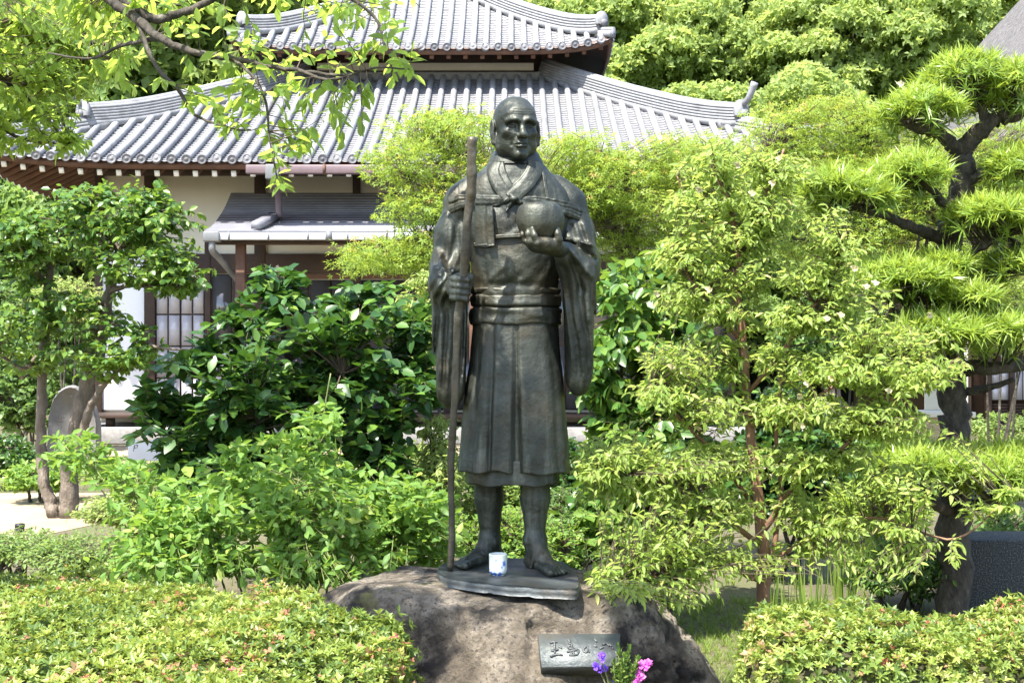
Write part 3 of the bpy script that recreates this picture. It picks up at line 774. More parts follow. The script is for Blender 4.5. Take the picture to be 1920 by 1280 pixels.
# head and neck ------------------------------------------------------
HC = P(967, 241, 5.27); YAW, PIT = math.radians(15), math.radians(5)
def head_sdf(g):
    dx, dy, dz = g[0]-HC[0], g[1]-HC[1], g[2]-HC[2]
    cy, sy = math.cos(YAW), math.sin(YAW); cp, sp = math.cos(PIT), math.sin(PIT)
    u = dx*cy+dy*sy; v0 = dx*sy-dy*cy
    v = cp*v0-sp*dz; w = cp*dz+sp*v0
    q = (u, v, w); m = (np.abs(u), v, w)
    d = s_ell(q, (0, -0.016, 0.030), (0.080, 0.098, 0.089))
    d = smin(d, s_ell(q, (0, 0.020, -0.046), (0.067, 0.066, 0.075)), 0.035)
    d = smin(d, s_ball(m, (0.047, 0.010, -0.068), 0.028), 0.035)
    d = smin(d, s_ell(q, (0, 0.066, -0.098), (0.026, 0.020, 0.018)), 0.030)
    d = smin(d, s_ell(m, (0.046, 0.056, -0.018), (0.020, 0.020, 0.014)), 0.026)
    d = smin(d, s_ell(q, (0, 0.068, 0.045), (0.052, 0.018, 0.030)), 0.03)
    # brow
    d = smin(d, s_chain(m, [(0.004, 0.090, 0.020), (0.024, 0.092, 0.028), (0.052, 0.071, 0.021)], [0.009, 0.0105, 0.009]), 0.014)
    # sockets, lids
    d = smax(d, -s_ell(m, (0.030, 0.099, 0.004), (0.0225, 0.0265, 0.0150)), 0.012)
    eye = s_ell(m, (0.030, 0.0665, 0.001), (0.0170, 0.0145, 0.0115))
    d = smin(d, eye, 0.006)
    d = smax(d, -s_chain(m, [(0.017, 0.0795, -0.0035), (0.030, 0.0825, -0.0045), (0.044, 0.074, -0.003)], [0.0016, 0.0028, 0.0016]), 0.003)
    d = smax(d, -s_chain(m, [(0.016, 0.079, 0.009), (0.030, 0.080, 0.0115), (0.046, 0.072, 0.007)], [0.001, 0.0018, 0.001]), 0.004)
    d = smax(d, -s_chain(m, [(0.018, 0.085, -0.013), (0.032, 0.084, -0.0165), (0.045, 0.076, -0.012)], [0.001, 0.0018, 0.001]), 0.006)
    # nose
    d = smin(d, s_cap(q, (0, 0.085, 0.014), (0, 0.108, -0.026), 0.0085, 0.0140), 0.011)
    d = smin(d, s_ball(m, (0.0140, 0.094, -0.031), 0.0098), 0.007)
    d = smax(d, -s_ball(m, (0.0065, 0.103, -0.041), 0.0035), 0.003)
    # folds and mouth
    d = smax(d, -s_chain(m, [(0.020, 0.090, -0.032), (0.030, 0.083, -0.048), (0.033, 0.074, -0.066)], [0.0026, 0.0040, 0.0022]), 0.010)
    d = smin(d, s_ell(q, (0, 0.083, -0.052), (0.020, 0.013, 0.010)), 0.014)
    d = smin(d, s_chain(m, [(0.0, 0.0955, -0.0565), (0.012, 0.092, -0.0570), (0.023, 0.082, -0.0605)], [0.0050, 0.0048, 0.003]), 0.006)
    d = smin(d, s_chain(m, [(0.0, 0.0925, -0.0680), (0.012, 0.089, -0.0675), (0.020, 0.082, -0.0650)], [0.0058, 0.0052, 0.003]), 0.006)
    d = smax(d, -s_chain(m, [(0.0, 0.0990, -0.0620), (0.012, 0.0955, -0.0622), (0.026, 0.083, -0.0640)], [0.0020, 0.0020, 0.0014]), 0.003)
    d = smax(d, -s_chain(m, [(0.0, 0.092, -0.081), (0.012, 0.088, -0.080)], [0.004, 0.003]), 0.012)
    # forehead creases, temples
    for zc in (0.044, 0.053, 0.062):
        d = d+0.0016*np.exp(-((w-zc-0.15*np.abs(u)*0.2)/0.0022)**2)*np.clip((v-0.03)/0.03, 0, 1)*np.clip((0.045-np.abs(u))/0.015, 0, 1)
    d = smax(d, -s_ball(m, (0.088, 0.052, 0.012), 0.018), 0.022)
    # ears
    ear = s_ell(m, (0.087, -0.010, -0.006), (0.0095, 0.022, 0.036))
    ear = smin(ear, s_chain(m, [(0.085, 0.002, -0.030), (0.083, 0.002, -0.056)], [0.0085, 0.0095]), 0.010)
    ear = smax(ear, -s_ell(m, (0.096, -0.003, 0.000), (0.0065, 0.014, 0.024)), 0.004)
    d = smin(d, ear, 0.010)
    # neck
    nk = s_cap(q, (0, -0.022, -0.055), (-0.006, -0.034, -0.200), 0.056, 0.064)
    nk = smin(nk, s_ball(q, (0, 0.026, -0.135), 0.014), 0.025)
    nk = smin(nk, s_chain(m, [(0.050, -0.020, -0.075), (0.014, 0.018, -0.185)], [0.011, 0.011]), 0.022)
    d = smin(d, nk, 0.018)
    return d-0.0010*fbm(g[0], g[1], g[2], 55.0, 2)
body = [sdf_part(head_sdf, (HC[0]-0.115, HC[1]-0.135, HC[2]-0.215), (HC[0]+0.115, HC[1]+0.135, HC[2]+0.135), 0.0025)]

# staff path is shared by hand and staff
STAFF = [P(844, 1069, 5.235), P(846, 980, 5.205), P(847, 880, 5.175), P(851, 760, 5.13), P(857, 640, 5.09), P(863, 570, 5.065), P(869, 505, 5.04), P(877, 430, 5.01), P(882, 370, 4.99), P(884, 320, 4.97), P(888, 257, 4.95)]
# gripping hand
def grip_sdf(g):
    d = s_ell(g, Q(855, 540, 5.085), (0.026, 0.034, 0.042))
    d = smin(d, s_cap(g, Q(842, 532, 5.16), Q(853, 540, 5.09), 0.034, 0.030), 0.02)
    for i, (py, r) in enumerate(((523, 0.0118), (535, 0.0120), (547, 0.0114), (558, 0.0102))):
        o = i*0.8
        f = s_chain(g, [Q(850-o, py, 5.055), Q(862-o, py+1, 5.022), Q(876-o, py+3, 5.030), Q(880-o, py+4, 5.060)], [r*1.05, r, r*0.95, r*0.8], 0.004)
        d = smin(d, f, 0.009)
    d = smin(d, s_chain(g, [Q(856, 520, 5.075), Q(872, 513, 5.045), Q(883, 520, 5.050), Q(884, 532, 5.062)], [0.0145, 0.0125, 0.0125, 0.010], 0.005), 0.007)
    return d-0.0010*fbm(g[0], g[1], g[2], 60.0, 2)
c = P(860, 540, 5.08); body.append(sdf_part(grip_sdf, c-0.085, c+np.array([0.085, 0.11, 0.085]), 0.0026))
# hand under the bowl
BWL = P(1013, 456, 5.02)
def bowlhand_sdf(g):
    d = s_ell(g, Q(1019, 463, 5.01), (0.050, 0.050, 0.020))
    d = smin(d, s_ell(g, Q(1036, 462, 5.02), (0.034, 0.040, 0.026)), 0.02)
    d = smin(d, s_ell(g, Q(1016, 456, 4.995), (0.052, 0.048, 0.030)), 0.025)
    d = smin(d, s_chain(g, [Q(1040, 464, 5.03), Q(1060, 470, 5.10), Q(1078, 480, 5.20)], [0.030, 0.031, 0.038]), 0.02)
    for a, b, c2, e, r in (((997, 462), (985, 452), (980, 440), (981, 430), 0.0098), ((1004, 464), (994, 453), (990, 438), (991, 426), 0.0104), ((1012, 466), (1008, 456), (1002, 441), (998, 428), 0.0106)):
        yo = {980: 4.988, 990: 4.960, 1002: 4.946}[c2[0]]
        d = smin(d, s_chain(g, [Q(*a, 4.985), Q(*b, yo+0.005), Q(*c2, yo), Q(*e, yo+0.008)], [r*1.05, r, r*0.92, r*0.78], 0.006), 0.011)
    d = smin(d, s_chain(g, [Q(1044, 462, 4.990), Q(1048, 449, 4.975), Q(1046, 438, 4.972), Q(1044, 428, 4.976)], [0.016, 0.0135, 0.0120, 0.0095], 0.005), 0.010)
    return d-0.0010*fbm(g[0], g[1], g[2], 60.0, 2)
c = P(1020, 456, 5.04); body.append(sdf_part(bowlhand_sdf, c+np.array([-0.10, -0.14, -0.08]), c+np.array([0.14, 0.19, 0.08]), 0.0028))
# legs and feet
def leg_sdf(side):
    if side < 0: knee, ankle, heel, toe = P(915, 880, 5.385), P(919, 1008, 5.41), np.array([-0.045, 5.455, ZP]), np.array([-0.205, 5.285, ZP])
    else: knee, ankle, heel, toe = P(1004, 880, 5.30), P(1003, 1008, 5.29), np.array([0.065, 5.325, ZP]), np.array([0.185, 5.105, ZP])
    fd = toe-heel; L = np.linalg.norm(fd); f = fd/L; s = np.array([-f[1], f[0], 0]) if side < 0 else np.array([-f[1], f[0], 0])
    # big toe lies on the inner side of the foot
    inner = 1.0 if (s[0]*side < 0) else -1.0
    def fn(g):
        sh = knee+(ankle-knee)*np.array(0.0)
        d = s_chain(g, [tuple(knee+[0, 0, 0.16]), tuple(knee), tuple(knee+(ankle-knee)*0.45+[0, 0.010, 0]), tuple(ankle)], [0.060, 0.056, 0.052, 0.036], 0.02)
        d = smin(d, s_ell(g, tuple(knee+(ankle-knee)*0.25+[0, 0.03, 0]), (0.044, 0.042, 0.09)), 0.03)
        d = smin(d, s_cap(g, tuple(ankle), tuple(heel+f*0.035+[0, 0, 0.032]), 0.037, 0.032), 0.02)
        d = smin(d, s_ball(g, tuple(heel+f*0.02+[0, 0, 0.028]), 0.029), 0.02)
        for q in (-1, 1): d = smin(d, s_ball(g, tuple(ankle+s*0.033*q+[0, 0, 0.0-0.012]), 0.013), 0.012)
        d = smin(d, s_chain(g, [tuple(ankle+f*0.01+[0, 0, -0.02]), tuple(heel+f*0.10+[0, 0, 0.042]), tuple(heel+f*0.165+[0, 0, 0.022])], [0.036, 0.034, 0.024], 0.01), 0.025)
        for i in range(5):
            o = (2-i)*0.0175*inner; ln = [0.245, 0.240, 0.230, 0.218, 0.203][i]; r = [0.0145, 0.0105, 0.0098, 0.0092, 0.0085][i]
            a = heel+f*0.13+s*o*1.0+[0, 0, 0.026]; b = heel+f*(ln-0.035)+s*o*1.18+[0, 0, 0.020]; c_ = heel+f*(ln-r)+s*o*1.22+[0, 0, r]
            d = smin(d, s_chain(g, [tuple(a), tuple(b), tuple(c_)], [0.017, r*1.05, r], 0.004), 0.006)
        # sandal cords: two ankle wraps, thong knot
        for zo in (0.004,):
            rr = np.sqrt((g[0]-ankle[0])**2+(g[1]-ankle[1])**2)-0.0385
            d = smin(d, np.sqrt(rr**2+(g[2]-(ankle[2]+zo))**2)-0.0055, 0.004)
        kn = heel+f*0.105+[0, 0, 0.074]
        for q in (-1, 1):
            d = smin(d, s_chain(g, [tuple(kn), tuple(kn+s*0.03*q-f*0.015+[0, 0, -0.014]), tuple(heel+f*0.085+s*0.042*q+[0, 0, 0.012])], [0.006, 0.0055, 0.005]), 0.004)
        d = smin(d, s_chain(g, [tuple(kn), tuple(heel+f*0.16+[0, 0, 0.048]), tuple(heel+f*0.205+s*0.008*inner+[0, 0, 0.030])], [0.007, 0.006, 0.005]), 0.004)
        d = smin(d, s_ball(g, tuple(kn), 0.011), 0.004)
        d = smax(d, ZP-0.003-g[2], 0.004)
        return d-0.0012*fbm(g[0], g[1], g[2], 45.0, 2)
    lo = np.minimum(np.minimum(heel, toe), knee)-0.075; hi = np.maximum(np.maximum(heel, toe), knee)+0.075
    lo[2] = ZP-0.012; hi[2] = knee[2]+0.20
    return sdf_part(fn, lo, hi, 0.0038)
body += [leg_sdf(-1), leg_sdf(1)]
# torso core joins head, arms and legs under the clothes
def core_sdf(g):
    d = s_chain(g, [Q(967, 300, 5.31), Q(967, 400, 5.33), Q(967, 560, 5.33), Q(965, 640, 5.33)], [0.05, 0.11, 0.11, 0.12])
    d = smin(d, s_chain(g, [Q(950, 640, 5.33), Q(915, 880, 5.385)], [0.07, 0.055]), 0.03)
    d = smin(d, s_chain(g, [Q(985, 640, 5.33), Q(1004, 880, 5.30)], [0.07, 0.055]), 0.03)
    d = smin(d, s_chain(g, [Q(880, 375, 5.33), Q(850, 500, 5.32), Q(844, 530, 5.16)], [0.05, 0.04, 0.032]), 0.03)
    d = smin(d, s_chain(g, [Q(1055, 378, 5.33), Q(1082, 490, 5.31), Q(1070, 476, 5.18)], [0.05, 0.04, 0.034]), 0.03)
    return d
body.append(sdf_part(core_sdf, (-0.33, 5.05, 0.95), (0.33, 5.52, 2.3), 0.012))
V, F = merge(body); mk('body', V, F, M['bronze'], statue, smooth=True)

# robe, skirt: lofted sections -----------------------------------------
def zpx(py, Y=YB): return EYE-(py-640)*Y/FPX
TORSO = np.array([(286, 936, 1002, .060), (296, 924, 1010, .078), (310, 912, 1020, .094), (325, 898, 1034, .106), (342, 880, 1050, .116), (360, 866, 1066, .124), (380, 858, 1076, .130), (405, 860, 1076, .136), (440, 872, 1066, .142), (490, 882, 1052, .146), (530, 886, 1047, .142), (575, 888, 1045, .138), (612, 888, 1045, .140)])
SKIRT = np.array([(604, 888, 1045, .142), (650, 883, 1049, .152), (720, 874, 1058, .165), (800, 865, 1064, .174), (850, 860, 1068, .178), (882, 857, 1070, .180)])
def interp_rows(T, n):
    py = np.linspace(T[0, 0], T[-1, 0], n)
    l, r, ry = [np.interp(py, T[:, 0], T[:, k]) for k in (1, 2, 3)]
    for _ in range(3):
        for arr in (l, r, ry): arr[1:-1] = (arr[:-2]+2*arr[1:-1]+arr[2:])/4
    z = zpx(py); cx = ((l+r)/2-960)/FPX*YB; rx = (r-l)/2/FPX*YB
    return py, z, cx, rx, ry
def loft(T, n, seg, disp=None, scale=1.0, ex=2.3, cap=True, yoff=0.0):
    py, z, cx, rx, ry = interp_rows(T, n)
    a = np.linspace(0, 2*np.pi, seg, endpoint=False); ca, sa = np.cos(a), np.sin(a)
    X = np.sign(ca)*np.abs(ca)**(2/ex); Y = np.sign(sa)*np.abs(sa)**(2/ex)      # sa<0 = front
    x = cx[:, None]+rx[:, None]*X*scale; y = YB+yoff+ry[:, None]*Y*scale; zz = np.broadcast_to(z[:, None], x.shape).copy()
    if disp is not None:
        dr, dzz = disp(np.broadcast_to(py[:, None], x.shape), 960+x/YB*FPX, a[None, :]+0*x, x, y, zz)
        nx, ny = np.cos(a)[None, :], np.sin(a)[None, :]
        x = x+dr*nx; y = y+dr*ny; zz = zz+dzz
    V = np.stack([x, y, zz], -1); ix = np.arange(n*seg).reshape(n, seg)
    F = [np.stack([ix[:-1], ix[1:], np.roll(ix[1:], -1, 1), np.roll(ix[:-1], -1, 1)], -1).reshape(-1, 4)]
    if cap: F += [ix[:1], ix[-1:, ::-1]]
    return V.reshape(-1, 3), F
def g1(x, c, w): return np.exp(-((x-c)/w)**2)
def torso_disp(py, px, a, x, y, z):
    front = np.clip(-np.sin(a), 0, 1)
    d = 0.016*front*g1(py, 495, 45)*g1(px, 968, 60)
    d = d+0.012*front*g1(py, 415, 26)*g1(px, 935, 30)
    d = d-0.010*front*g1(py, 536, 7)*g1(px, 955, 70)
    for (x0, y0, x1, y1, amp, w) in ((905, 540, 945, 505, .006, 6), (930, 545, 975, 520, -.006, 6), (1000, 545, 1035, 500, .006, 7), (925, 385, 990, 445, -.006, 5), (1010, 385, 955, 440, -.006, 5), (905, 470, 915, 530, -.005, 5), (1040, 470, 1030, 540, -.006, 6)):
        dx_, dy_ = x1-x0, y1-y0; t = np.clip(((px-x0)*dx_+(py-y0)*dy_)/(dx_*dx_+dy_*dy_), 0, 1)
        dist = np.hypot(px-x0-dx_*t, py-y0-dy_*t); d = d+amp*front*np.exp(-(dist/w)**2)
    d = d+0.004*fbm(x, y, z, 14, 3)
    return d, 0*d
V, F = loft(TORSO, 120, 160, torso_disp)
mk('robe', V, F, M['bronze'], statue, smooth=True)
_tp, _tz, _tcx, _trx, _try = interp_rows(TORSO, 120)
def tfront(x, z, T=None):
    zi = _tz[::-1]; cx = np.interp(z, zi, _tcx[::-1]); rx = np.interp(z, zi, _trx[::-1]); ry = np.interp(z, zi, _try[::-1])
    q = np.clip(np.abs((x-cx)/rx), 0, 0.985); py = 640-(z-EYE)/YB*FPX; px = 960+x/YB*FPX
    return YB-ry*(1-q**2.3)**(1/2.3)-0.016*g1(py, 495, 45)*g1(px, 968, 60)-0.012*g1(py, 415, 26)*g1(px, 935, 30)
def skirt_disp(py, px, a, x, y, z):
    front = np.clip(-np.sin(a)*1.6, 0, 1); t = np.clip((py-612)/270, 0, 1); d = 0*px
    d = d-front*(0.012+0.030*t)*np.exp(-((px-(968+0*t))/(3.0+7.5*t))**4)                       # central pleat
    for c0, c1, amp, w in ((926, 916, .018, 5), (900, 884, .008, 6), (948, 943, .004, 8), (1010, 1016, .003, 9), (1034, 1048, .005, 6)):
        cc = c0+(c1-c0)*t; d = d-front*amp*(0.35+0.65*t)*np.exp(-((px-cc)/w)**2)+front*amp*0.45*(t)*np.exp(-((px-cc-w*1.8)/(w*1.3))**2)
    back = np.clip(np.sin(a), 0, 1)
    d = d+back*0.010*np.sin(a*22)*t+0.0045*fbm(x, y, z*0.6, 11, 3)+0.004*front*fbm(x*1.0, y*0, z*0.12, 17, 2)*t
    dz = 0.004*np.sin(px*0.11)*np.clip(t-0.9, 0, 0.1)*10+0.010*t*t*g1(px, 930, 40)*front
    return d, dz
V, F = loft(SKIRT, 90, 240, skirt_disp, ex=2.5); mk('skirt', V, F, M['bronze'], statue, smooth=True)
UND = np.array([(860, 876, 1046, .150), (904, 874, 1049, .155)])
V, F = loft(UND, 16, 160, lambda py, px, a, x, y, z: (0.004*np.sin(a*9)+0.003*fbm(x, y, z, 14, 2), 0.004*np.sin(a*7)), ex=2.5); mk('under_robe', V, F, M['bronze'], statue, smooth=True)
# waist bands
for i, (p0, p1, sc) in enumerate(((541, 553, 1.045), (553.5, 577, 1.065), (577.5, 611, 1.10))):
    n = 14; T = np.array([(q, np.interp(q, TORSO[:, 0], TORSO[:, 1]), np.interp(q, TORSO[:, 0], TORSO[:, 2]), np.interp(q, TORSO[:, 0], TORSO[:, 3])) for q in np.linspace(p0, p1, 6)])
    def bd(py, px, a, x, y, z, p0=p0, p1=p1):
        e = np.clip(np.minimum(py-p0, p1-py)/4, 0, 1); return (np.sqrt(e)-1)*0.010+0.006*fbm(x, y, z*2.2, 11, 3), 0.003*fbm(x*0.6, y*0.6, z*0, 9, 2)
    V, F = loft(T, n, 160, bd, scale=sc); mk('waist_band', V, F, M['bronze'], statue, smooth=True)
# ribbons lying on the chest: collars, straps
def ribbon(name, pts, w, off, th, seed=0):
    c = smoothpath([(a, b, 0) for a, b in pts], 26)[:, :2]; t = np.gradient(c, axis=0); t /= np.linalg.norm(t, axis=1, keepdims=True); nn = np.stack([-t[:, 1], t[:, 0]], -1)
    prof = [(-1, -0.006), (-1, th*0.5), (-0.86, th), (-0.4, th*1.05), (0, th*0.95), (0.4, th*1.05), (0.86, th), (1, th*0.5), (1, -0.006)]
    V = []
    for i in range(len(c)):
        for s_, hh in prof:
            q = c[i]+nn[i]*s_*w/2; X = (q[0]-960)/FPX*5.2; Z = EYE-(q[1]-640)/FPX*5.2
            V.append((X, float(tfront(X, Z))-off-hh, Z))
    V = np.array(V); V[:, 1] -= 0.0015*fbm(V[:, 0], V[:, 1], V[:, 2], 40, 2)
    m = len(prof); ix = np.arange(len(V)).reshape(-1, m)
    F = [np.stack([ix[:-1, :-1], ix[:-1, 1:], ix[1:, 1:], ix[1:, :-1]], -1).reshape(-1, 4), ix[:1], ix[-1:, ::-1]]
    mk(name, V, F, M['bronze'], statue, smooth=True)
ribbon('inner_collar', [(938, 302), (941, 320), (951, 342), (966, 364)], 15, 0.004, 0.007)
ribbon('inner_collar', [(997, 304), (992, 318), (980, 336), (962, 354)], 13, 0.004, 0.007)
ribbon('collar', [(928, 299), (925, 320), (934, 346), (954, 372)], 26, 0.003, 0.009)
ribbon('collar', [(1004, 299), (1004, 316), (990, 342), (972, 360), (958, 374)], 30, 0.004, 0.011)
CR = np.array([(281, 929, 1005, .074), (288, 926, 1008, .078), (300, 921, 1013, .086), (312, 915, 1018, .096)])
V, F = loft(CR, 14, 96, lambda py, px, a, x, y, z: (0.006*np.sin(np.clip((py-281)/12, 0, 1)*math.pi/2)+0.002*fbm(x, y, z, 20, 2), 0.022*np.sin(a)*np.clip((312-py)/25, 0, 1)), yoff=0.0, cap=False); mk('back_collar', V, F, M['bronze'], statue, smooth=True)
ribbon('shoulder_strap', [(905, 384), (905, 420), (906, 460)], 30, 0.010, 0.012)
ribbon('shoulder_strap', [(918, 386), (919, 420), (921, 462)], 15, 0.016, 0.014)
ribbon('shoulder_strap', [(1044, 398), (1046, 425), (1046, 460)], 16, 0.006, 0.010)
ribbon('pouch_edge', [(888, 458), (915, 461), (924, 447), (955, 444), (985, 443), (1010, 446)], 8, 0.006, 0.010)
ribbon('robe_seam', [(1019, 312), (1022, 340), (1027, 372)], 6, 0.004, 0.006)
# sash tied across the chest and over both upper arms
def sash_sdf(g):
    d = None
    def add(q, k=0.006):
        nonlocal d
        d = q if d is None else smin(d, q, k)
    for o, r in ((-9, 0.0058), (-4, 0.0074), (2, 0.0070), (7, 0.0076), (11, 0.0055)):
        w_ = rng.uniform(-2, 2, 6)
        add(s_chain(g, [Q(962, 373+o*0.3, 5.182), Q(925, 376+o*0.75+w_[0], 5.190), Q(890, 375+o+w_[1], 5.208), Q(862, 377+o*1.15, 5.243), Q(845, 384+o*1.25+w_[2], 5.275), Q(836, 391+o*1.25, 5.315), Q(836, 396+o*1.2, 5.37)], [r*0.8, r, r, r, r, r, r], 0.002), 0.0025)
        add(s_chain(g, [Q(966, 373+o*0.3, 5.182), Q(1005, 379+o*0.75+w_[3], 5.190), Q(1040, 386+o+w_[4], 5.212), Q(1068, 392+o*1.15, 5.245), Q(1088, 402+o*1.25+w_[5], 5.275), Q(1100, 411+o*1.25, 5.315), Q(1102, 416+o*1.2, 5.37)], [r*0.8, r, r*1.1, r*1.1, r*1.1, r, r], 0.002), 0.0025)
    add(s_ell(g, Q(965, 373, 5.168), (0.020, 0.018, 0.013)))
    add(s_cap(g, Q(958, 366, 5.163), Q(976, 379, 5.166), 0.008), 0.004)
    add(s_chain(g, [Q(962, 378, 5.170), Q(954, 388, 5.178), Q(949, 396, 5.168)], [0.008, 0.008, 0.005]), 0.004)
    add(s_chain(g, [Q(970, 378, 5.170), Q(984, 384, 5.178), Q(996, 388, 5.162)], [0.008, 0.008, 0.005]), 0.004)
    return d-0.002*fbm(g[0], g[1], g[2], 40, 2)
V, F = sdf_part(sash_sdf, (-0.28, 5.12, 1.99), (0.32, 5.41, 2.17), 0.0028); mk('sash', V, F, M['bronze'], statue, smooth=True)
# sleeves
def sleeve_l(g):
    d = s_chain(g, [Q(892, 354, 5.33), Q(868, 380, 5.33), Q(852, 440, 5.325), Q(843, 503, 5.31)], [0.058, 0.060, 0.064, 0.068], 0.05)
    d = smin(d, s_chain(g, [Q(843, 503, 5.31), Q(840, 528, 5.20), Q(845, 533, 5.135)], [0.068, 0.058, 0.046], 0.04), 0.03)
    # hanging bag, narrowing to a rounded end
    zc = zpx(645); hz = 0.238
    tz_ = np.clip((g[2]-(zc-hz))/(2*hz), 0, 1)
    hx = 0.050+0.016*tz_; cx_ = (846-960)/FPX*YB-0.004*tz_
    q0 = np.abs(g[0]-cx_)-hx+0.045; q1 = np.abs(g[1]-(5.325-0.02*tz_))-0.125+0.045; q2 = np.abs(g[2]-zc)-hz+0.075
    bag = np.sqrt(np.maximum(q0, 0)**2+np.maximum(q1, 0)**2+(np.maximum(q2, 0)*0.62)**2)+np.minimum(np.maximum(np.maximum(q0, q1), q2), 0)-0.045
    d = smin(d, bag, 0.06)
    px = 960+g[0]/5.22*FPX; py = 640-(g[2]-EYE)/5.22*FPX; fr_ = np.clip((5.34-g[1])/0.12, 0, 1)
    r = np.hypot(px-900, py-585)
    d = d-0.0105*np.sin(r*2*np.pi/17.0+1.6*fbm(g[0], g[1], g[2], 7, 2))*fr_*g1(r, 66, 26)*g1(py, 530, 42)
    d = d-0.0075*np.sin((px+0.05*(py-600))*2*np.pi/15.0+1.0+2.4*fbm(g[0]*2, g[1]*2, g[2]*0.5, 5, 2))*fr_*np.clip((py-560)/40, 0, 1)*np.clip((760-py)/60, 0, 1)
    for x0, y0, x1, y1, amp, w in ((835, 400, 828, 475, .011, 6), (860, 412, 842, 500, -.014, 6), (874, 430, 850, 508, .010, 5), (848, 398, 862, 470, -.010, 5), (815, 465, 838, 512, .012, 5), (822, 440, 846, 520, -.010, 5), (812, 500, 830, 545, .010, 5)):
        dx_, dy_ = x1-x0, y1-y0; t = np.clip(((px-x0)*dx_+(py-y0)*dy_)/(dx_*dx_+dy_*dy_), 0, 1)
        d = d-amp*fr_*np.exp(-(np.hypot(px-x0-dx_*t, py-y0-dy_*t)/w)**2)
    # mouth of the sleeve under the wrist
    d = smax(d, -s_chain(g, [Q(862, 575, 5.19), Q(866, 640, 5.20), Q(866, 700, 5.21)], [0.006, 0.011, 0.005]), 0.012)
    return d-0.0028*fbm(g[0], g[1], g[2], 16, 3)
V, F = sdf_part(sleeve_l, (-0.34, 5.06, 1.31), (-0.07, 5.50, 2.24), 0.0052); mk('sleeve', V, F, M['bronze'], statue, smooth=True)
def sleeve_r(g):
    d = s_chain(g, [Q(1038, 356, 5.33), Q(1064, 384, 5.33), Q(1079, 440, 5.325), Q(1086, 490, 5.30)], [0.058, 0.060, 0.064, 0.066], 0.05)
    d = smin(d, s_chain(g, [Q(1089, 490, 5.30), Q(1078, 490, 5.18), Q(1062, 478, 5.10)], [0.066, 0.058, 0.044], 0.04), 0.03)
    zc = zpx(615); hz = 0.262
    tz_ = np.clip((g[2]-(zc-hz))/(2*hz), 0, 1)
    hx = 0.042+0.020*tz_; cx_ = (1083-960)/FPX*YB+0.004*tz_
    q0 = np.abs(g[0]-cx_)-hx+0.04; q1 = np.abs(g[1]-(5.30-0.05*tz_))-0.115-0.03*tz_+0.04; q2 = np.abs(g[2]-zc)-hz+0.075
    bag = np.sqrt(np.maximum(q0, 0)**2+np.maximum(q1, 0)**2+(np.maximum(q2, 0)*0.62)**2)+np.minimum(np.maximum(np.maximum(q0, q1), q2), 0)-0.04
    d = smin(d, bag, 0.06)
    px = 960+g[0]/5.2*FPX; py = 640-(g[2]-EYE)/5.2*FPX; fr_ = np.clip((5.34-g[1])/0.12, 0, 1)
    d = d-0.0070*np.sin((px-0.10*(py-500))*2*np.pi/19.0+2.6*fbm(g[0]*2, g[1]*2, g[2]*0.5, 5, 2))*np.clip((py-500)/40, 0, 1)*np.clip((735-py)/60, 0, 1)*fr_
    for x0, y0, x1, y1, amp, w in ((1096, 420, 1110, 480, .011, 6), (1073, 422, 1080, 455, -.013, 6), (1062, 446, 1108, 462, .015, 5), (1068, 458, 1114, 486, -.013, 5), (1060, 466, 1104, 520, .012, 5), (1085, 412, 1100, 452, -.011, 5), (1064, 480, 1090, 545, -.010, 5), (1100, 500, 1104, 600, .008, 5)):
        dx_, dy_ = x1-x0, y1-y0; t = np.clip(((px-x0)*dx_+(py-y0)*dy_)/(dx_*dx_+dy_*dy_), 0, 1)
        d = d-amp*fr_*np.exp(-(np.hypot(px-x0-dx_*t, py-y0-dy_*t)/w)**2)
    d = smax(d, -s_chain(g, [Q(1042, 515, 5.10), Q(1052, 570, 5.12), Q(1068, 620, 5.13), Q(1088, 668, 5.14), Q(1068, 706, 5.165)], [0.010, 0.016, 0.018, 0.014, 0.006]), 0.012)
    return d-0.0028*fbm(g[0], g[1], g[2], 16, 3)
V, F = sdf_part(sleeve_r, (0.10, 5.0, 1.33), (0.36, 5.50, 2.24), 0.0052); mk('sleeve', V, F, M['bronze'], statue, smooth=True)
# bowl (turned)
def lathe(prof, c, seg=48, wob=0.0):
    a = np.linspace(0, 2*np.pi, seg, endpoint=False); pr = np.array(prof)
    V = np.stack([pr[:, None, 0]*np.cos(a), pr[:, None, 0]*np.sin(a), np.broadcast_to(pr[:, None, 1], (len(pr), seg))], -1)
    if wob: V = V*(1+wob*fbm(V[..., 0]+3, V[..., 1], V[..., 2], 18, 3)[..., None])
    V = V+np.array(c); ix = np.arange(len(pr)*seg).reshape(len(pr), seg)
    return V.reshape(-1, 3), [np.stack([ix[:-1], np.roll(ix[:-1], -1, 1), np.roll(ix[1:], -1, 1), ix[1:]], -1).reshape(-1, 4), ix[:1, ::-1], ix[-1:]]
pr = smoothpath([(0.030, 0, 0), (0.058, 0.012, 0), (0.076, 0.040, 0), (0.0840, 0.068, 0), (0.0830, 0.098, 0), (0.075, 0.122, 0), (0.057, 0.134, 0), (0.048, 0.131, 0), (0.060, 0.10, 0), (0.055, 0.03, 0), (0.02, 0.015, 0)], 44)[:, :2]
V, F = lathe(pr, BWL+np.array([0, 0, 0.006]), 64, 0.02); mk('alms_bowl', V, F, M['bronze'], statue, smooth=True)
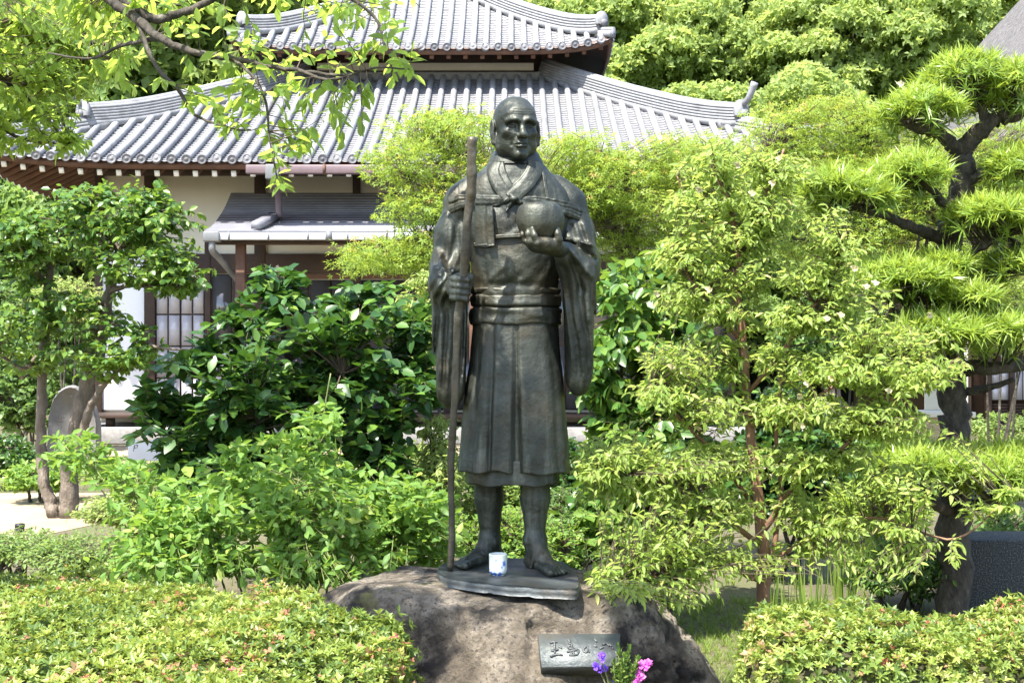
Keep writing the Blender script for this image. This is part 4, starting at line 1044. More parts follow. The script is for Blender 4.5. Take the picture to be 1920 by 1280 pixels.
# staff: crooked branch
sp_ = smoothpath(STAFF, 90); rr = np.linspace(0.0112, 0.0175, 90); rr = rr*(1+0.10*np.sin(np.linspace(0, 31, 90))*rng.uniform(0.3, 1, 90))
for c_, am in ((72, 0.18), (58, 0.15), (80, 0.12), (40, 0.12)): rr = rr*(1+am*np.exp(-((np.arange(90)-c_)/1.6)**2))
sp_[:, 0] += 0.003*np.sin(np.linspace(0, 24, 90)); V, F = tubes(sp_[None], rr[None], 14)
V = V+0.0022*np.stack([fbm(V[:, 0], V[:, 1], V[:, 2]*0.35, 55, 2), fbm(V[:, 1]+5, V[:, 0], V[:, 2]*0.35, 55, 2), 0*V[:, 0]], -1)
mk('staff', V, F, M['bronze_staff'], statue, smooth=True)
# ground plate under the feet
outp = [(818, 1070), (832, 1080), (850, 1085), (880, 1090), (915, 1094), (950, 1098), (1000, 1101), (1045, 1104), (1083, 1103), (1087, 1090), (1080, 1074), (1068, 1060), (1050, 1051), (1000, 1047), (940, 1045), (880, 1047), (845, 1051), (824, 1060)]
top = []
for px_, py_ in outp:
    Y = (EYE-ZP)*FPX/(py_-640); top.append(P(px_, py_, Y))
top = smoothpath(top+[top[0]], 72)[:-1]; top = top+rng.normal(0, 0.0015, top.shape); k = len(top); cen = top.mean(0)
V = [cen+(top-cen)*0.985, top+[0, 0, -0.006], top+[0, 0, -0.018], cen+(top-cen)*0.985+[0, 0, -0.034]]
V[0][:, 2] = ZP; V = np.concatenate(V); i = np.arange(k)
F = [np.stack([l*k+i, (l+1)*k+i, (l+1)*k+(i+1) % k, l*k+(i+1) % k], -1) for l in range(3)]+[i[None, ::-1], (3*k+i)[None]]
mk('base_plate', V, F, M['bronze_plate'], statue)

# ------------------------------------------------------------------ plaque with raised characters
M['plaque'] = bronze_mat('plaque_bronze', (0.055,0.064,0.064), (0.085,0.096,0.094), (0.115,0.127,0.12), 0.5)
M['plaque_letters'] = bronze_mat('letter_bronze', (0.05,0.055,0.055), (0.08,0.085,0.085), (0.11,0.12,0.11), 0.45)
plq = thing('name_plaque', 'sloping grey bronze plaque with raised Japanese characters on the boulder', 'plaque', BL)
q = [TL, TR, BR, BL]; cen = sum(q)/4
V = [cen+(v-cen)*0.985 for v in q]+[v-Nn*0.004 for v in q]+[v-Nn*0.045 for v in q]
F = [np.array([[0, 1, 2, 3]]), np.array([[i_, 4+i_, 4+(i_+1) % 4, (i_+1) % 4] for i_ in range(4)]), np.array([[4+i_, 8+i_, 8+(i_+1) % 4, 4+(i_+1) % 4] for i_ in range(4)]), np.array([[11, 10, 9, 8]])]
mk('plate', V, F, M['plaque'], plq)
wpl = np.linalg.norm(TR-TL); hpl = np.linalg.norm(BL-TL)
# strokes in units of plaque picture pixels (zoomed 8x crop: 150..1390 wide, 135..600 high)
def S8(x, y): return ((x-150)/1240*wpl, (y-140)/450*hpl)
frame = (TL+Nn*0.0, U, Wd, Nn)
CH = [[(330, 275), (390, 262), (440, 265)], [(345, 375), (390, 378), (455, 360)], [(395, 268), (400, 330), (398, 420)], [(460, 320), (505, 348)], [(330, 462), (420, 432), (515, 440)],
      [(600, 235), (625, 255), (605, 285)], [(600, 290), (600, 350)], [(600, 295), (650, 290), (655, 345)], [(605, 320), (650, 318)], [(600, 350), (705, 352)], [(580, 400), (630, 385), (745, 372), (735, 425), (710, 440)], [(605, 438), (660, 440), (720, 436)], [(640, 395), (640, 440)], [(675, 392), (678, 438)],
      [(870, 325), (835, 350), (832, 390), (865, 400), (893, 370), (885, 335), (862, 328)], [(905, 395), (915, 405)],
      [(995, 225), (1030, 262)], [(985, 315), (1030, 325)], [(1070, 410), (1100, 400), (1130, 430), (1090, 440)], [(1180, 285), (1215, 320)], [(1215, 290), (1245, 325)], [(1250, 345), (1275, 350)], [(1290, 395), (1330, 430), (1310, 455)], [(1110, 300), (1180, 275)], [(1060, 355), (1130, 330)]]
for s_ in CH: stroke([S8(*p_) for p_ in s_], 0.0072, 0.007, frame, M['plaque_letters'], 'raised_stroke', plq)

# ------------------------------------------------------------------ tea cup offering
def cup_mat():
    m, N, L, B = new_mat('painted_porcelain')
    tc = N.new('ShaderNodeTexCoord'); v = N.new('ShaderNodeTexVoronoi'); v.inputs['Scale'].default_value = 42; v.feature = 'F1'
    n = N.new('ShaderNodeTexNoise'); n.inputs['Scale'].default_value = 60; n.inputs['Detail'].default_value = 4
    L.new(tc.outputs['Object'], v.inputs['Vector']); L.new(tc.outputs['Object'], n.inputs['Vector'])
    ad = N.new('ShaderNodeMath'); ad.operation = 'MULTIPLY_ADD'; L.new(n.outputs[0], ad.inputs[0]); ad.inputs[1].default_value = 0.5; L.new(v.outputs['Distance'], ad.inputs[2])
    r = ramp(N, [(0.57, (0.07, 0.14, 0.42)), (0.64, (0.30, 0.40, 0.60)), (0.70, (0.50, 0.54, 0.52))]); L.new(ad.outputs[0], r.inputs[0])
    sx = N.new('ShaderNodeSeparateXYZ'); L.new(tc.outputs['Object'], sx.inputs[0])
    mr = N.new('ShaderNodeMapRange'); mr.inputs[1].default_value = 0.058; mr.inputs[2].default_value = 0.060; L.new(sx.outputs['Z'], mr.inputs[0])
    mx = N.new('ShaderNodeMix'); mx.data_type = 'RGBA'; L.new(mr.outputs[0], mx.inputs[0]); L.new(r.outputs[0], mx.inputs[6]); mx.inputs[7].default_value = (0.50, 0.55, 0.52, 1)
    L.new(mx.outputs[2], B.inputs['Base Color']); B.inputs['Roughness'].default_value = 0.18
    return m
M['cup'] = cup_mat()
CP = np.array([P(934, 1078, 5.145)[0], 5.145, ZP+0.0005])
pr = smoothpath([(0.022, 0, 0), (0.023, 0.004, 0), (0.029, 0.008, 0), (0.0322, 0.018, 0), (0.0328, 0.045, 0), (0.0333, 0.0735, 0), (0.0325, 0.0755, 0), (0.0312, 0.074, 0), (0.030, 0.02, 0), (0.02, 0.010, 0)], 36)[:, :2]
V, F = lathe(pr, (0, 0, 0), 40)
cup = link('tea_cup', mesh_data('tea_cup', V, F, M['cup'], True), None, CP); tag(cup, 'white tea cup with blue floral painting between the statue feet', 'cup')
# ------------------------------------------------------------------ foliage tools
def kite6(w=0.42, fold=0.10, droop=0.10):
    t1, t2 = 0.36, 0.72
    V = np.array([[0, 0, 0], [w/2, t1, fold*w-droop*t1*t1], [w*0.40, t2, fold*w-droop*t2*t2], [0, 1, -droop], [-w*0.40, t2, fold*w-droop*t2*t2], [-w/2, t1, fold*w-droop*t1*t1]])
    return V, [np.array([[0, 1, 2, 3], [0, 3, 4, 5]])]
def medleaf(w=0.45, fold=0.22, droop=0.22):
    ts = [0.0, 0.30, 0.62, 1.0]; ws = [0, 0.92, 0.80, 0]
    V = [[0, 0, 0]]
    for t, f in zip(ts[1:3], ws[1:3]):
        z = -droop*t*t; V += [[f*w/2, t+0.02, z+fold*w*f/2], [0, t, z], [-f*w/2, t+0.02, z+fold*w*f/2]]
    t = 0.84; z = -droop*t*t; V += [[0.42*w/2, t, z+fold*w*0.2], [0, t, z], [-0.42*w/2, t, z+fold*w*0.2]]
    V += [[0, 1, -droop]]
    q = np.array([[2, 1, 4, 5], [3, 2, 5, 6], [5, 4, 7, 8], [6, 5, 8, 9]]); tr = np.array([[0, 1, 2], [0, 2, 3], [8, 7, 10], [9, 8, 10]])
    return np.array(V), [q, tr]
def starleaf():
    V = [[0, 0, 0]]; L = []
    angs = [-1.9, -0.95, 0, 0.95, 1.9]; ln = [0.62, 0.88, 1.0, 0.88, 0.62]
    F = []
    for a, l in zip(angs, ln):
        d = np.array([math.sin(a), math.cos(a)]); n = np.array([d[1], -d[0]]); b = len(V)
        V += [[*(d*l*0.42+n*0.13), 0.03], [*(d*l), -0.10], [*(d*l*0.42-n*0.13), 0.03]]
        F.append([0, b, b+1, b+2])
    return np.array(V)+np.array([0, 0.15, 0]), [np.array(F)]
def strap(w=0.085, bend=0.25):
    V = np.array([[-w/2, 0, 0], [w/2, 0, 0], [w*0.55, 0.5, -bend*0.25], [-w*0.55, 0.5, -bend*0.25], [0, 1, -bend]])
    return V, [np.array([[0, 1, 2, 3]]), np.array([[3, 2, 4]])]
def rotm(dir_, nrm):
    y = dir_/np.linalg.norm(dir_); z = nrm-y*np.dot(y, nrm); z /= np.linalg.norm(z)+1e-9
    return np.stack([np.cross(y, z), y, z], 1)
def whorl(leaf, n, elev, spread=0.25, seed=0, lens=(0.75, 1.1)):
    """tuft of n leaves round the +y... axis z up; returns template pointing along +y like a leaf"""
    r = np.random.default_rng(seed); parts = []
    for i in range(n):
        a = 2*np.pi*i/n+r.uniform(-0.3, 0.3); e = elev+r.normal(0, spread)
        d = np.array([math.cos(a)*math.cos(e), math.sin(e), math.sin(a)*math.cos(e)])     # tuft axis = +y
        nrm = np.array([0, 1.0, 0])+0.25*r.normal(size=3)
        V = leaf[0]@rotm(d, nrm).T*r.uniform(*lens); parts.append((V, [f.copy() for f in leaf[1]]))
    return merge(parts)
def kite4(w=0.42, fold=0.14, droop=0.10):
    return np.array([[0, 0, 0], [w/2, 0.48, fold*w], [0, 1, -droop], [-w/2, 0.48, fold*w]]), [np.array([[0, 1, 2], [0, 2, 3]])]
def starlite():
    V = [[0, 0, 0]]; F = []
    for a, l in zip([-1.9, -0.95, 0, 0.95, 1.9], [0.62, 0.88, 1.0, 0.88, 0.62]):
        d = np.array([math.sin(a), math.cos(a)]); n = np.array([d[1], -d[0]]); b = len(V)
        V += [[*(d*l*0.30+n*0.15), 0.03], [*(d*l), -0.10], [*(d*l*0.30-n*0.15), 0.03]]; F.append([b, b+1, b+2])
    return np.array(V)+np.array([0, 0.15, 0]), [np.array(F)]
TPL = {'kite4': kite4(), 'azalea4': whorl(kite4(0.46, 0.16, 0.12), 6, 0.55, 0.25, 1, (0.7, 1.2)), 'clump4': whorl(kite4(0.62, 0.14, 0.2), 5, 0.35, 0.5, 3), 'starlite': starlite(), 'kite': kite6(), 'kite_wide': kite6(0.62, 0.12, 0.15), 'kite_slim': kite6(0.34, 0.12, 0.30), 'med': medleaf(), 'med_wide': medleaf(0.56, 0.18, 0.18), 'med_slim': medleaf(0.40, 0.22, 0.40), 'star': starleaf(),
       'azalea': whorl(kite6(0.36, 0.15, 0.12), 7, 0.55, 0.22, 1), 'tuft': whorl(strap(0.07), 13, 0.75, 0.42, 2, (0.5, 1.2)), 'tuft2': whorl(strap(0.085, 0.4), 12, 0.55, 0.4, 4, (0.6, 1.15)),
       'clump': whorl(kite6(0.55, 0.12, 0.2), 6, 0.35, 0.5, 3), 'grass': whorl(strap(0.05, 0.35), 6, 1.05, 0.25, 5)}
def leaf_batch(tpl, pos, dr, nr, size, rnd):
    V0, F0 = TPL[tpl]; n = len(pos); k = len(V0)
    y = dr/(np.linalg.norm(dr, axis=1, keepdims=True)+1e-9); z = nr-y*(y*nr).sum(1, keepdims=True); z /= np.linalg.norm(z, axis=1, keepdims=True)+1e-9
    x = np.cross(y, z)
    V = pos[:, None]+size[:, None, None]*(V0[None, :, :1]*x[:, None]+V0[None, :, 1:2]*y[:, None]+V0[None, :, 2:]*z[:, None])
    off = (np.arange(n)*k)[:, None, None]
    F = [(f[None]+off).reshape(-1, f.shape[1]) for f in F0]
    return V.reshape(-1, 3), F, np.repeat(rnd, k)
_var = {}
def leaf_variants(tpl, mat, n=6):
    key = (tpl, mat.name)
    if key not in _var:
        V0, F0 = TPL[tpl]; L = []
        for i in range(n):
            r = np.random.default_rng(40+i); V = V0*np.array([r.uniform(.9, 1.1), 1, r.uniform(0.6, 1.5)])
            L.append(mesh_data('leaf', V, F0, mat, False, np.full(len(V), (i+0.5)/n)))
        _var[key] = L
    return _var[key]
class Leaves:
    def __init__(s): s.p, s.d, s.n, s.s, s.r = [], [], [], [], []
    def add(s, p, d, n, size, r=None):
        s.p.append(p); s.d.append(d); s.n.append(n); s.s.append(size); s.r.append(rng.random(len(p)) if r is None else r)
    def emit(s, parent, tpl, mat, n_obj=300, name='leaf', rest='foliage', rest_tpl=None):
        p, d, n, sz, r = [np.concatenate(q) for q in (s.p, s.d, s.n, s.s, s.r)]
        sel = np.zeros(len(p), bool)
        if n_obj:
            px, py = pix(p); vis = (px > 5) & (px < 1915) & (py > 5) & (py < 1275) & (p[:, 1] > 1)
            v = p-np.array([0, 0, EYE]); dist = np.linalg.norm(v, axis=1)
            face = np.abs((n*v).sum(1))/(np.linalg.norm(n, axis=1)*dist+1e-9)
            # front-most leaf of each picture cell first, so the singled-out leaves are ones that show
            cell = (px//14).astype(int)*4096+(py//14).astype(int)
            order = np.lexsort((dist, cell)); first = np.zeros(len(p), bool); c_ = cell[order]; first[order[np.r_[True, c_[1:] != c_[:-1]]]] = True
            score = sz/dist*(0.4+face)*vis*np.where(first, 1.0, 0.2)
            o = np.argsort(-score)[:n_obj]; o = o[score[o] > 0]; sel[o] = True
            var = leaf_variants(tpl, mat); loc0 = root_loc(parent)
            for i in np.where(sel)[0]:
                o_ = bpy.data.objects.new(name, var[min(5, int(r[i]*6))]); COL.objects.link(o_); o_.parent = parent
                R3 = rotm(d[i], n[i])*sz[i]; q = p[i]-loc0
                o_.matrix_local = Matrix(((*R3[0], q[0]), (*R3[1], q[1]), (*R3[2], q[2]), (0, 0, 0, 1)))
        k = ~sel
        if k.any():
            V, F, rr = leaf_batch(rest_tpl or tpl, p[k], d[k], n[k], sz[k], r[k]); mk(rest, V, F, mat, parent, False, rr, 'stuff')
def unit(v): return v/(np.linalg.norm(v, axis=-1, keepdims=True)+1e-9)
def rvec(n): return unit(rng.normal(size=(n, 3)))
def blob(px, py, Y, rx, ry, rd, w=1.0):
    return (P(px, py, Y), np.array([rx*Y/FPX, rd, ry*Y/FPX]), w)
def in_blobs(blobs, n, shell=0.5):
    w = np.array([b[2]*(b[1][0]*b[1][2]) for b in blobs]); w /= w.sum()
    k = rng.choice(len(blobs), n, p=w); C = np.array([b[0] for b in blobs])[k]; R = np.array([b[1] for b in blobs])[k]
    r = rng.random(n)**(1/3.0); r = shell+(1-shell)*r if shell > 0 else r
    u = rvec(n)
    return C+u*R*r[:, None]*(0.9+0.22*rng.random((n, 1))), u
def limb_samples(limbs):
    return np.concatenate([smoothpath(l[0], 40)[6:] if i == 0 else smoothpath(l[0], 24) for i, l in enumerate(limbs)])
def twigs_to(T, LS, bow=0.12, r0=0.003, zpen=0.5, K=3):
    n = len(T); best = np.zeros(n, int)
    for s in range(0, n, 800):
        t = T[s:s+800]; dd = np.linalg.norm(t[:, None]-LS[None], axis=2)+zpen*np.maximum(LS[None, :, 2]-t[:, None, 2]+0.05, 0)
        best[s:s+800] = dd.argmin(1)
    B = LS[best]; d = np.linalg.norm(T-B, axis=1)
    c = (B+T)/2+np.array([0, 0, 1])*(bow*d)[:, None]+rng.normal(0, 0.10, (n, 3))*d[:, None]
    u = np.linspace(0, 1, K)[None, :, None]
    pts = (1-u)**2*B[:, None]+2*u*(1-u)*c[:, None]+u*u*T[:, None]
    rad = (r0+0.0045*np.minimum(d, 1.2))[:, None]*np.linspace(1, 0.3, K)[None]
    return pts, rad, B, c, d
def spray_leaves(LV, B, c, T, L, size, t0=0.5, side=0.9, droop=0.3, up=1.0, jit=0.35, rmean=None):
    n = len(T)
    for j in range(L):
        t = t0+(1-t0)*((j+rng.random(n)*0.8)/L); t = np.minimum(t, 1)[:, None]
        p = (1-t)**2*B+2*t*(1-t)*c+t*t*T; tan = unit(2*(1-t)*(c-B)+2*t*(T-c))
        sd = unit(np.cross(tan, np.array([0, 0, 1.0])))*(1 if j % 2 else -1)
        if j == L-1: sd = sd*0.15
        d = tan*0.6+sd*side+rng.normal(0, jit, (n, 3))+np.array([0, 0, -droop])
        nr = np.array([0, 0, up])+rng.normal(0, jit, (n, 3))-0.3*sd*0
        LV.add(p, d, nr, size*rng.uniform(0.65, 1.15, n), None if rmean is None else np.clip(rmean+rng.normal(0, 0.16, n), 0, 0.999))
def limbs_out(parent, limbs, mat, names=('trunk', 'limb')):
    for i, (pts, ra, rb) in enumerate(limbs):
        k = max(10, 6*len(pts)); p = smoothpath(pts, k); p = p+rng.normal(0, 0.10*ra, p.shape)
        rr = np.linspace(ra, rb, k)*(1+rng.normal(0, 0.05, k))
        V, F = tubes(p[None], rr[None], 10); mk(names[0] if i == 0 else names[1], V, F, mat, parent, smooth=True)
def plant(name, label, cat, base, limbs, blobs, sprays, L, tpl, size, mat, bark, shell=0.45, droop=0.3, up=1.0, bow=0.12, t0=0.45, n_obj=300, group=None, twig='twig', side=0.9, jit=0.35, zpen=0.5, r0=0.003, names=('trunk', 'limb'), filt=None, tseg=3, rest_tpl=None):
    th_ = thing(name, label, cat, base, group)
    if bark: limbs_out(th_, limbs, bark, names)
    T, u = in_blobs(blobs, sprays, shell)
    T[:, 2] = np.maximum(T[:, 2], 0.05)
    if filt is not None: T = T[filt(T)]
    pts, rad, B, c, d = twigs_to(T, limb_samples(limbs), bow, r0, zpen)
    V, F = tubes(pts, rad, tseg, False); mk('twigs', V, F, M[twig], th_, kind='stuff')
    LV = Leaves()
    # light outside, darker old leaves inside
    spray_leaves(LV, B, c, T, L, size, t0=t0, droop=droop, up=up, side=side, jit=jit)
    LV.emit(th_, tpl, mat, n_obj, rest_tpl=rest_tpl or {'med': 'kite', 'med_wide': 'kite_wide', 'med_slim': 'kite_slim'}.get(tpl))
    return th_
# foliage colours
M['cherry'] = leaf_mat('cherry_leaf', [(0, (0.094,0.182,0.036)), (0.5, (0.137,0.243,0.047)), (1, (0.197,0.308,0.065))], (0.708,0.850,0.127), 0.68, 0.45)
M['camellia'] = leaf_mat('glossy_leaf', [(0, (0.023,0.062,0.017)), (0.6, (0.043,0.105,0.024)), (0.9, (0.099,0.187,0.030)), (1, (0.165,0.255,0.041))], (0.165,0.359,0.028), 0.22, 0.36, 0.42)
M['camellia_lt'] = leaf_mat('glossy_light_leaf', [(0, (0.037,0.097,0.022)), (0.5, (0.076,0.162,0.031)), (1, (0.162,0.254,0.045))], (0.389,0.583,0.054), 0.36, 0.36, 0.42)
M['lesp'] = leaf_mat('clover_leaf', [(0, (0.102,0.205,0.043)), (0.5, (0.148,0.268,0.054)), (0.93, (0.204,0.326,0.071)), (1, (0.370,0.420,0.089))], (0.462,0.672,0.064), 0.45, 0.5, 0.35)
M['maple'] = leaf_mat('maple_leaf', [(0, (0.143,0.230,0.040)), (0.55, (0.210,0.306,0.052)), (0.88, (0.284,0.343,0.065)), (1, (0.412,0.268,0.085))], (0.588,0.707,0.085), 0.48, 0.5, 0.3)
M['stew'] = leaf_mat('stewartia_leaf', [(0, (0.167,0.251,0.051)), (0.5, (0.234,0.334,0.070)), (0.93, (0.312,0.401,0.109)), (1, (0.395,0.334,0.128))], (0.687,0.823,0.154), 0.52, 0.45, 0.35)
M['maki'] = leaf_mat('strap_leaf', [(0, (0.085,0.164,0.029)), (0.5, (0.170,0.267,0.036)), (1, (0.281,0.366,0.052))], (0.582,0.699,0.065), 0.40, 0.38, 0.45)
M['azalea'] = leaf_mat('azalea_leaf', [(0, (0.060,0.112,0.029)), (0.3, (0.121,0.189,0.042)), (0.6, (0.209,0.281,0.055)), (0.90, (0.307,0.367,0.091)), (1, (0.335,0.204,0.117))], (0.539,0.612,0.078), 0.36, 0.42, 0.4)
M['petal'] = leaf_mat('wilted_petal', [(0, (0.36,0.12,0.07)), (0.6, (0.40,0.20,0.12)), (0.92, (0.38,0.14,0.09)), (1, (0.45,0.05,0.14))], (0.5,0.2,0.12), 0.25, 0.7, 0.2)
M['wood_lt'] = leaf_mat('woodland_leaf', [(0, (0.158,0.230,0.067)), (0.5, (0.237,0.320,0.094)), (1, (0.347,0.416,0.145))], (0.630,0.742,0.166), 0.52, 0.5, 0.3)  # greens lifted paler, painting haze over the hill into the leaf colour
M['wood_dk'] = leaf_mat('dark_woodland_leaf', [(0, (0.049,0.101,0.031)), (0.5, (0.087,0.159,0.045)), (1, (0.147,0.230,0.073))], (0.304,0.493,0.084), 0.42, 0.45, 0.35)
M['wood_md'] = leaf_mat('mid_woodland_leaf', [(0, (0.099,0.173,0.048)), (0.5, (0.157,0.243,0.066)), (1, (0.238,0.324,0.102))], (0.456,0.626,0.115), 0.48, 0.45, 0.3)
M['grass'] = leaf_mat('grass_blade', [(0, (0.076,0.132,0.024)), (0.5, (0.140,0.216,0.036)), (1, (0.229,0.288,0.060))], (0.382,0.480,0.048), 0.3, 0.5, 0.3)
M['flower'] = leaf_mat('cream_petal', [(0, (0.50,0.44,0.26)), (1, (0.60,0.55,0.38))], (0.7,0.65,0.4), 0.3, 0.6, 0.2)

# ------------------------------------------------------------------ wooded hill: each tree a thing, a few shapes shared
def hill_tree_shape(seed, mat, R, H, nleaf, dens=1.0):
    r = np.random.default_rng(seed); nb = 26
    c = []
    for i in range(nb):
        a = r.uniform(0, 2*np.pi); q = R*math.sqrt(r.random())*0.85; zt = r.random()
        c.append((q*math.cos(a), q*math.sin(a), H*(0.28+0.66*zt)*(1-0.28*(q/R)**2)))
    c = np.array(c); br = r.uniform(0.22, 0.40, nb)*R
    k = r.integers(0, nb, nleaf); u = unit(r.normal(size=(nleaf, 3))); u[:, 2] = np.where(r.random(nleaf) < 0.75, np.abs(u[:, 2]), u[:, 2])
    p = c[k]+u*(br[k]*(0.60+0.48*r.random(nleaf)))[:, None]*np.array([1, 1, 0.78])
    dr = unit(u+0.9*r.normal(size=(nleaf, 3))); nr = unit(np.array([0, 0, 1.0])+0.5*u+0.5*r.normal(size=(nleaf, 3)))
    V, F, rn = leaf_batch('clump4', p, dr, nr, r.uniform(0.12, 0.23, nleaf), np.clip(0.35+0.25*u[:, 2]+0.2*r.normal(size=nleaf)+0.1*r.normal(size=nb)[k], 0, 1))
    crown = mesh_data('crown', V, F, mat, False, rn)
    tr = [tube1([(0, 0, -1), (0.1, 0, H*0.3), (-0.1, 0.1, H*0.6), (0, 0, H*0.85)], [R*0.075, R*0.055, R*0.035, R*0.012], 8, 14)]
    for i in range(0, nb): 
        s = np.array([0, 0, c[i][2]*0.62]); tr.append(tube1([s, (s+c[i])/2+[0, 0, -0.15], c[i]], [R*0.022, R*0.014, R*0.006], 5, 7))
    V, F = merge(tr); trunk = mesh_data('trunk', V, F, M['bark_dark'], True)
    return trunk, crown
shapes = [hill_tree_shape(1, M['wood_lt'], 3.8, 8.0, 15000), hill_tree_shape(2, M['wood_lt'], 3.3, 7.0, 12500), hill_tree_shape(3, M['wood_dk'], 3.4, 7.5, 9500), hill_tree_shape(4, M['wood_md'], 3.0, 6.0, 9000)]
hx = [(-7.2, 43.5, 0, 1.9, 'tall light tree filling the gap left of the upper roof corner'), (-10.2, 43, 1, 1.75, 'tall light tree above the left end of the upper roof'), (-6.3, 44, 3, 1.7, 'tall mid green tree just left of the upper roof top'), (-15.0, 41, 3, 1.7, 'tall mid green tree at the upper left corner behind the cherry'), (2.0, 36.5, 3, 0.85, 'tree low on the hill between the temple roof corner and the hill'), (5.6, 36.0, 3, 0.75, 'small tree directly behind the lower roof right of the upper eave'), (9.0, 36.5, 1, 0.70, 'low bright tree behind the right ridge ornament'), (12.0, 36.3, 1, 0.7, 'low tree behind the yellow green maple at right'), (15.5, 38.0, 0, 0.75, 'tree low behind the left slope of the thatched roof'), (6.5, 42, 1, 1.0, 'light tree in the middle of the hill above the right roof slope'), (9.5, 50, 1, 1.15, 'broad bright tree high on the hill centre right'), (14.0, 50, 0, 1.15, 'broad bright tree high on the hill towards the thatched roof'), (4.5, 51, 1, 1.15, 'mid green tree high on the hill above the temple corner'), (0.0, 50, 0, 1.2, 'light tree behind the temple roof top'), (-3.0, 40, 3, 0.9, 'mid green tree behind the left slope of the upper roof'), (-8.5, 46, 0, 1.2, 'light hill tree above the left roof behind the cherry twigs'), (-13.0, 46, 1, 1.2, 'light hill tree behind the cherry leaves at upper left'), (-16.5, 40, 0, 1.2, 'large light tree behind the cherry leaves at far left'), (-12.5, 33.5, 2, 0.9, 'dark tree touching the left end of the roof ridge'), (19.0, 42, 1, 1.1, 'mid green hill tree hidden behind the thatch'), (12.5, 58, 1, 1.3, 'far bright crest tree at upper right centre'), (-6.0, 56, 2, 1.3, 'far dark crest tree left of the temple roof top'), (-15.5, 36, 2, 0.95, 'dark evergreen tree behind the far left end of the temple roof'), (-12.0, 39, 0, 0.9, 'light green tree rising above the left temple ridge at far left'), (-10.0, 34, 3, 1.0, 'dark rounded tree just above the left ridge ornament'),
      (-7.0, 38, 2, 0.95, 'dark tree between the left ridge ornament and the cherry branch'), (-4.5, 46, 1, 0.95, 'hill tree seen over the left shoulder of the upper roof'),
      (1.2, 41, 0, 0.8, 'pale tree behind the upper roof corner right of the roof top'), (4.6, 38.5, 3, 0.80, 'olive green tree beside the upper roof corner'), (3.6, 46, 0, 0.9, 'hill tree above the right end of the upper roof'), (7.2, 39, 3, 0.95, 'dense dark shrub tree directly above the right ridge ornament'),
      (8.0, 45, 0, 1.0, 'bright yellow green tree on the hill at upper right centre'), (11.0, 40, 1, 0.95, 'round bright tree right of the ridge ornament on the hill'), (11.6, 49, 0, 1.05, 'tall bright tree at the top of the hill right of centre'),
      (14.6, 43, 1, 1.0, 'bright hill tree left of the thatched roof'), (13.6, 37.5, 2, 0.75, 'shaded dark tree with bare branches low on the hill'), (17.5, 46, 0, 1.0, 'hill tree directly behind the thatched roof'),
      (16.4, 53, 1, 1.2, 'far hill tree at the top right above the pruned tree'), (6.0, 55, 1, 1.2, 'far tree on the hill crest above the temple corner'), (21.0, 50, 0, 1.1, 'hill tree at the far right edge of the picture'), (-18.0, 45, 0, 1.1, 'hill tree at the far left edge of the picture'), (10.0, 60, 0, 1.3, 'far crest tree at the top middle of the hill'), (1.5, 57, 2, 1.2, 'far dark crest tree behind the temple roof top')]
for x, y, k, s, lab in hx:
    z = float(hill_z(np.array(x), np.array(y)))
    t_ = thing('hill_tree', lab, 'tree', (x, y, z), 'trees on the wooded hill')
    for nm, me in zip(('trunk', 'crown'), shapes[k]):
        o = link(nm, me, t_); o.rotation_euler = (0, 0, rng.uniform(0, 6.28)) if nm == 'crown' else (0, 0, 0)
        if nm == 'trunk': o.rotation_euler = t_.children[0].rotation_euler if t_.children else (0, 0, 0)
    a = rng.uniform(0, 6.28)
    for o in t_.children: o.rotation_euler = (0, 0, a)
    t_.scale = (s*rng.uniform(0.95, 1.1), s*rng.uniform(0.95, 1.1), s)
# ------------------------------------------------------------------ cherry reaching in from the upper left
ch = []
ch.append(([(-4.3, 5.7, 0), (-4.2, 5.6, 1.4), (-3.8, 5.4, 2.6), (-3.1, 5.2, 3.3)], 0.15, 0.09))
ch.append(([(-3.6, 5.3, 2.9), P(-200, -200, 5.3), P(110, -60, 5.1), P(235, 20, 5.0), P(300, 72, 4.9), P(360, 96, 4.85), P(440, 112, 4.8), P(560, 132, 4.75), P(650, 140, 4.7)], 0.026, 0.004))
ch.append(([P(200, -30, 5.05), P(262, 22, 5.0), P(292, 36, 5.0), P(335, 26, 5.0), P(385, 5, 5.0), P(460, -30, 4.95)], 0.020, 0.010))
ch.append(([P(258, 42, 4.97), P(290, 120, 4.9), P(335, 170, 4.85), P(365, 215, 4.8), P(430, 240, 4.75), P(470, 245, 4.7)], 0.009, 0.003))
ch.append(([P(440, 112, 4.8), P(480, 150, 4.7), P(500, 200, 4.65), P(505, 260, 4.6), P(520, 335, 4.55)], 0.006, 0.0025))
ch.append(([P(560, 132, 4.75), P(620, 150, 4.7), P(700, 128, 4.65), P(770, 130, 4.6)], 0.006, 0.0025))
ch.append(([P(460, -30, 4.95), P(620, -15, 4.8), P(700, 30, 4.75), P(730, 100, 4.7), P(790, 90, 4.65)], 0.008, 0.0025))
ch.append(([P(300, 72, 4.9), P(230, 85, 5.1), P(170, 110, 5.3), P(90, 100, 5.5)], 0.008, 0.003))
ch.append(([P(-200, -200, 5.3), P(-120, 60, 6.2), P(-20, 130, 6.6), P(80, 210, 6.8)], 0.03, 0.006))
ch.append(([P(-200, -200, 5.3), P(-60, -40, 6.3), P(60, 30, 6.8), P(150, 70, 7.0), P(220, 90, 7.1)], 0.03, 0.005))
ch.append(([P(-20, 130, 6.6), P(30, 160, 6.7), P(90, 150, 6.9), P(160, 170, 7.0)], 0.012, 0.004))
ch.append(([P(-120, 60, 6.2), P(-60, 200, 6.6), P(0, 240, 6.7), P(60, 265, 6.8), P(130, 270, 6.6)], 0.015, 0.004))
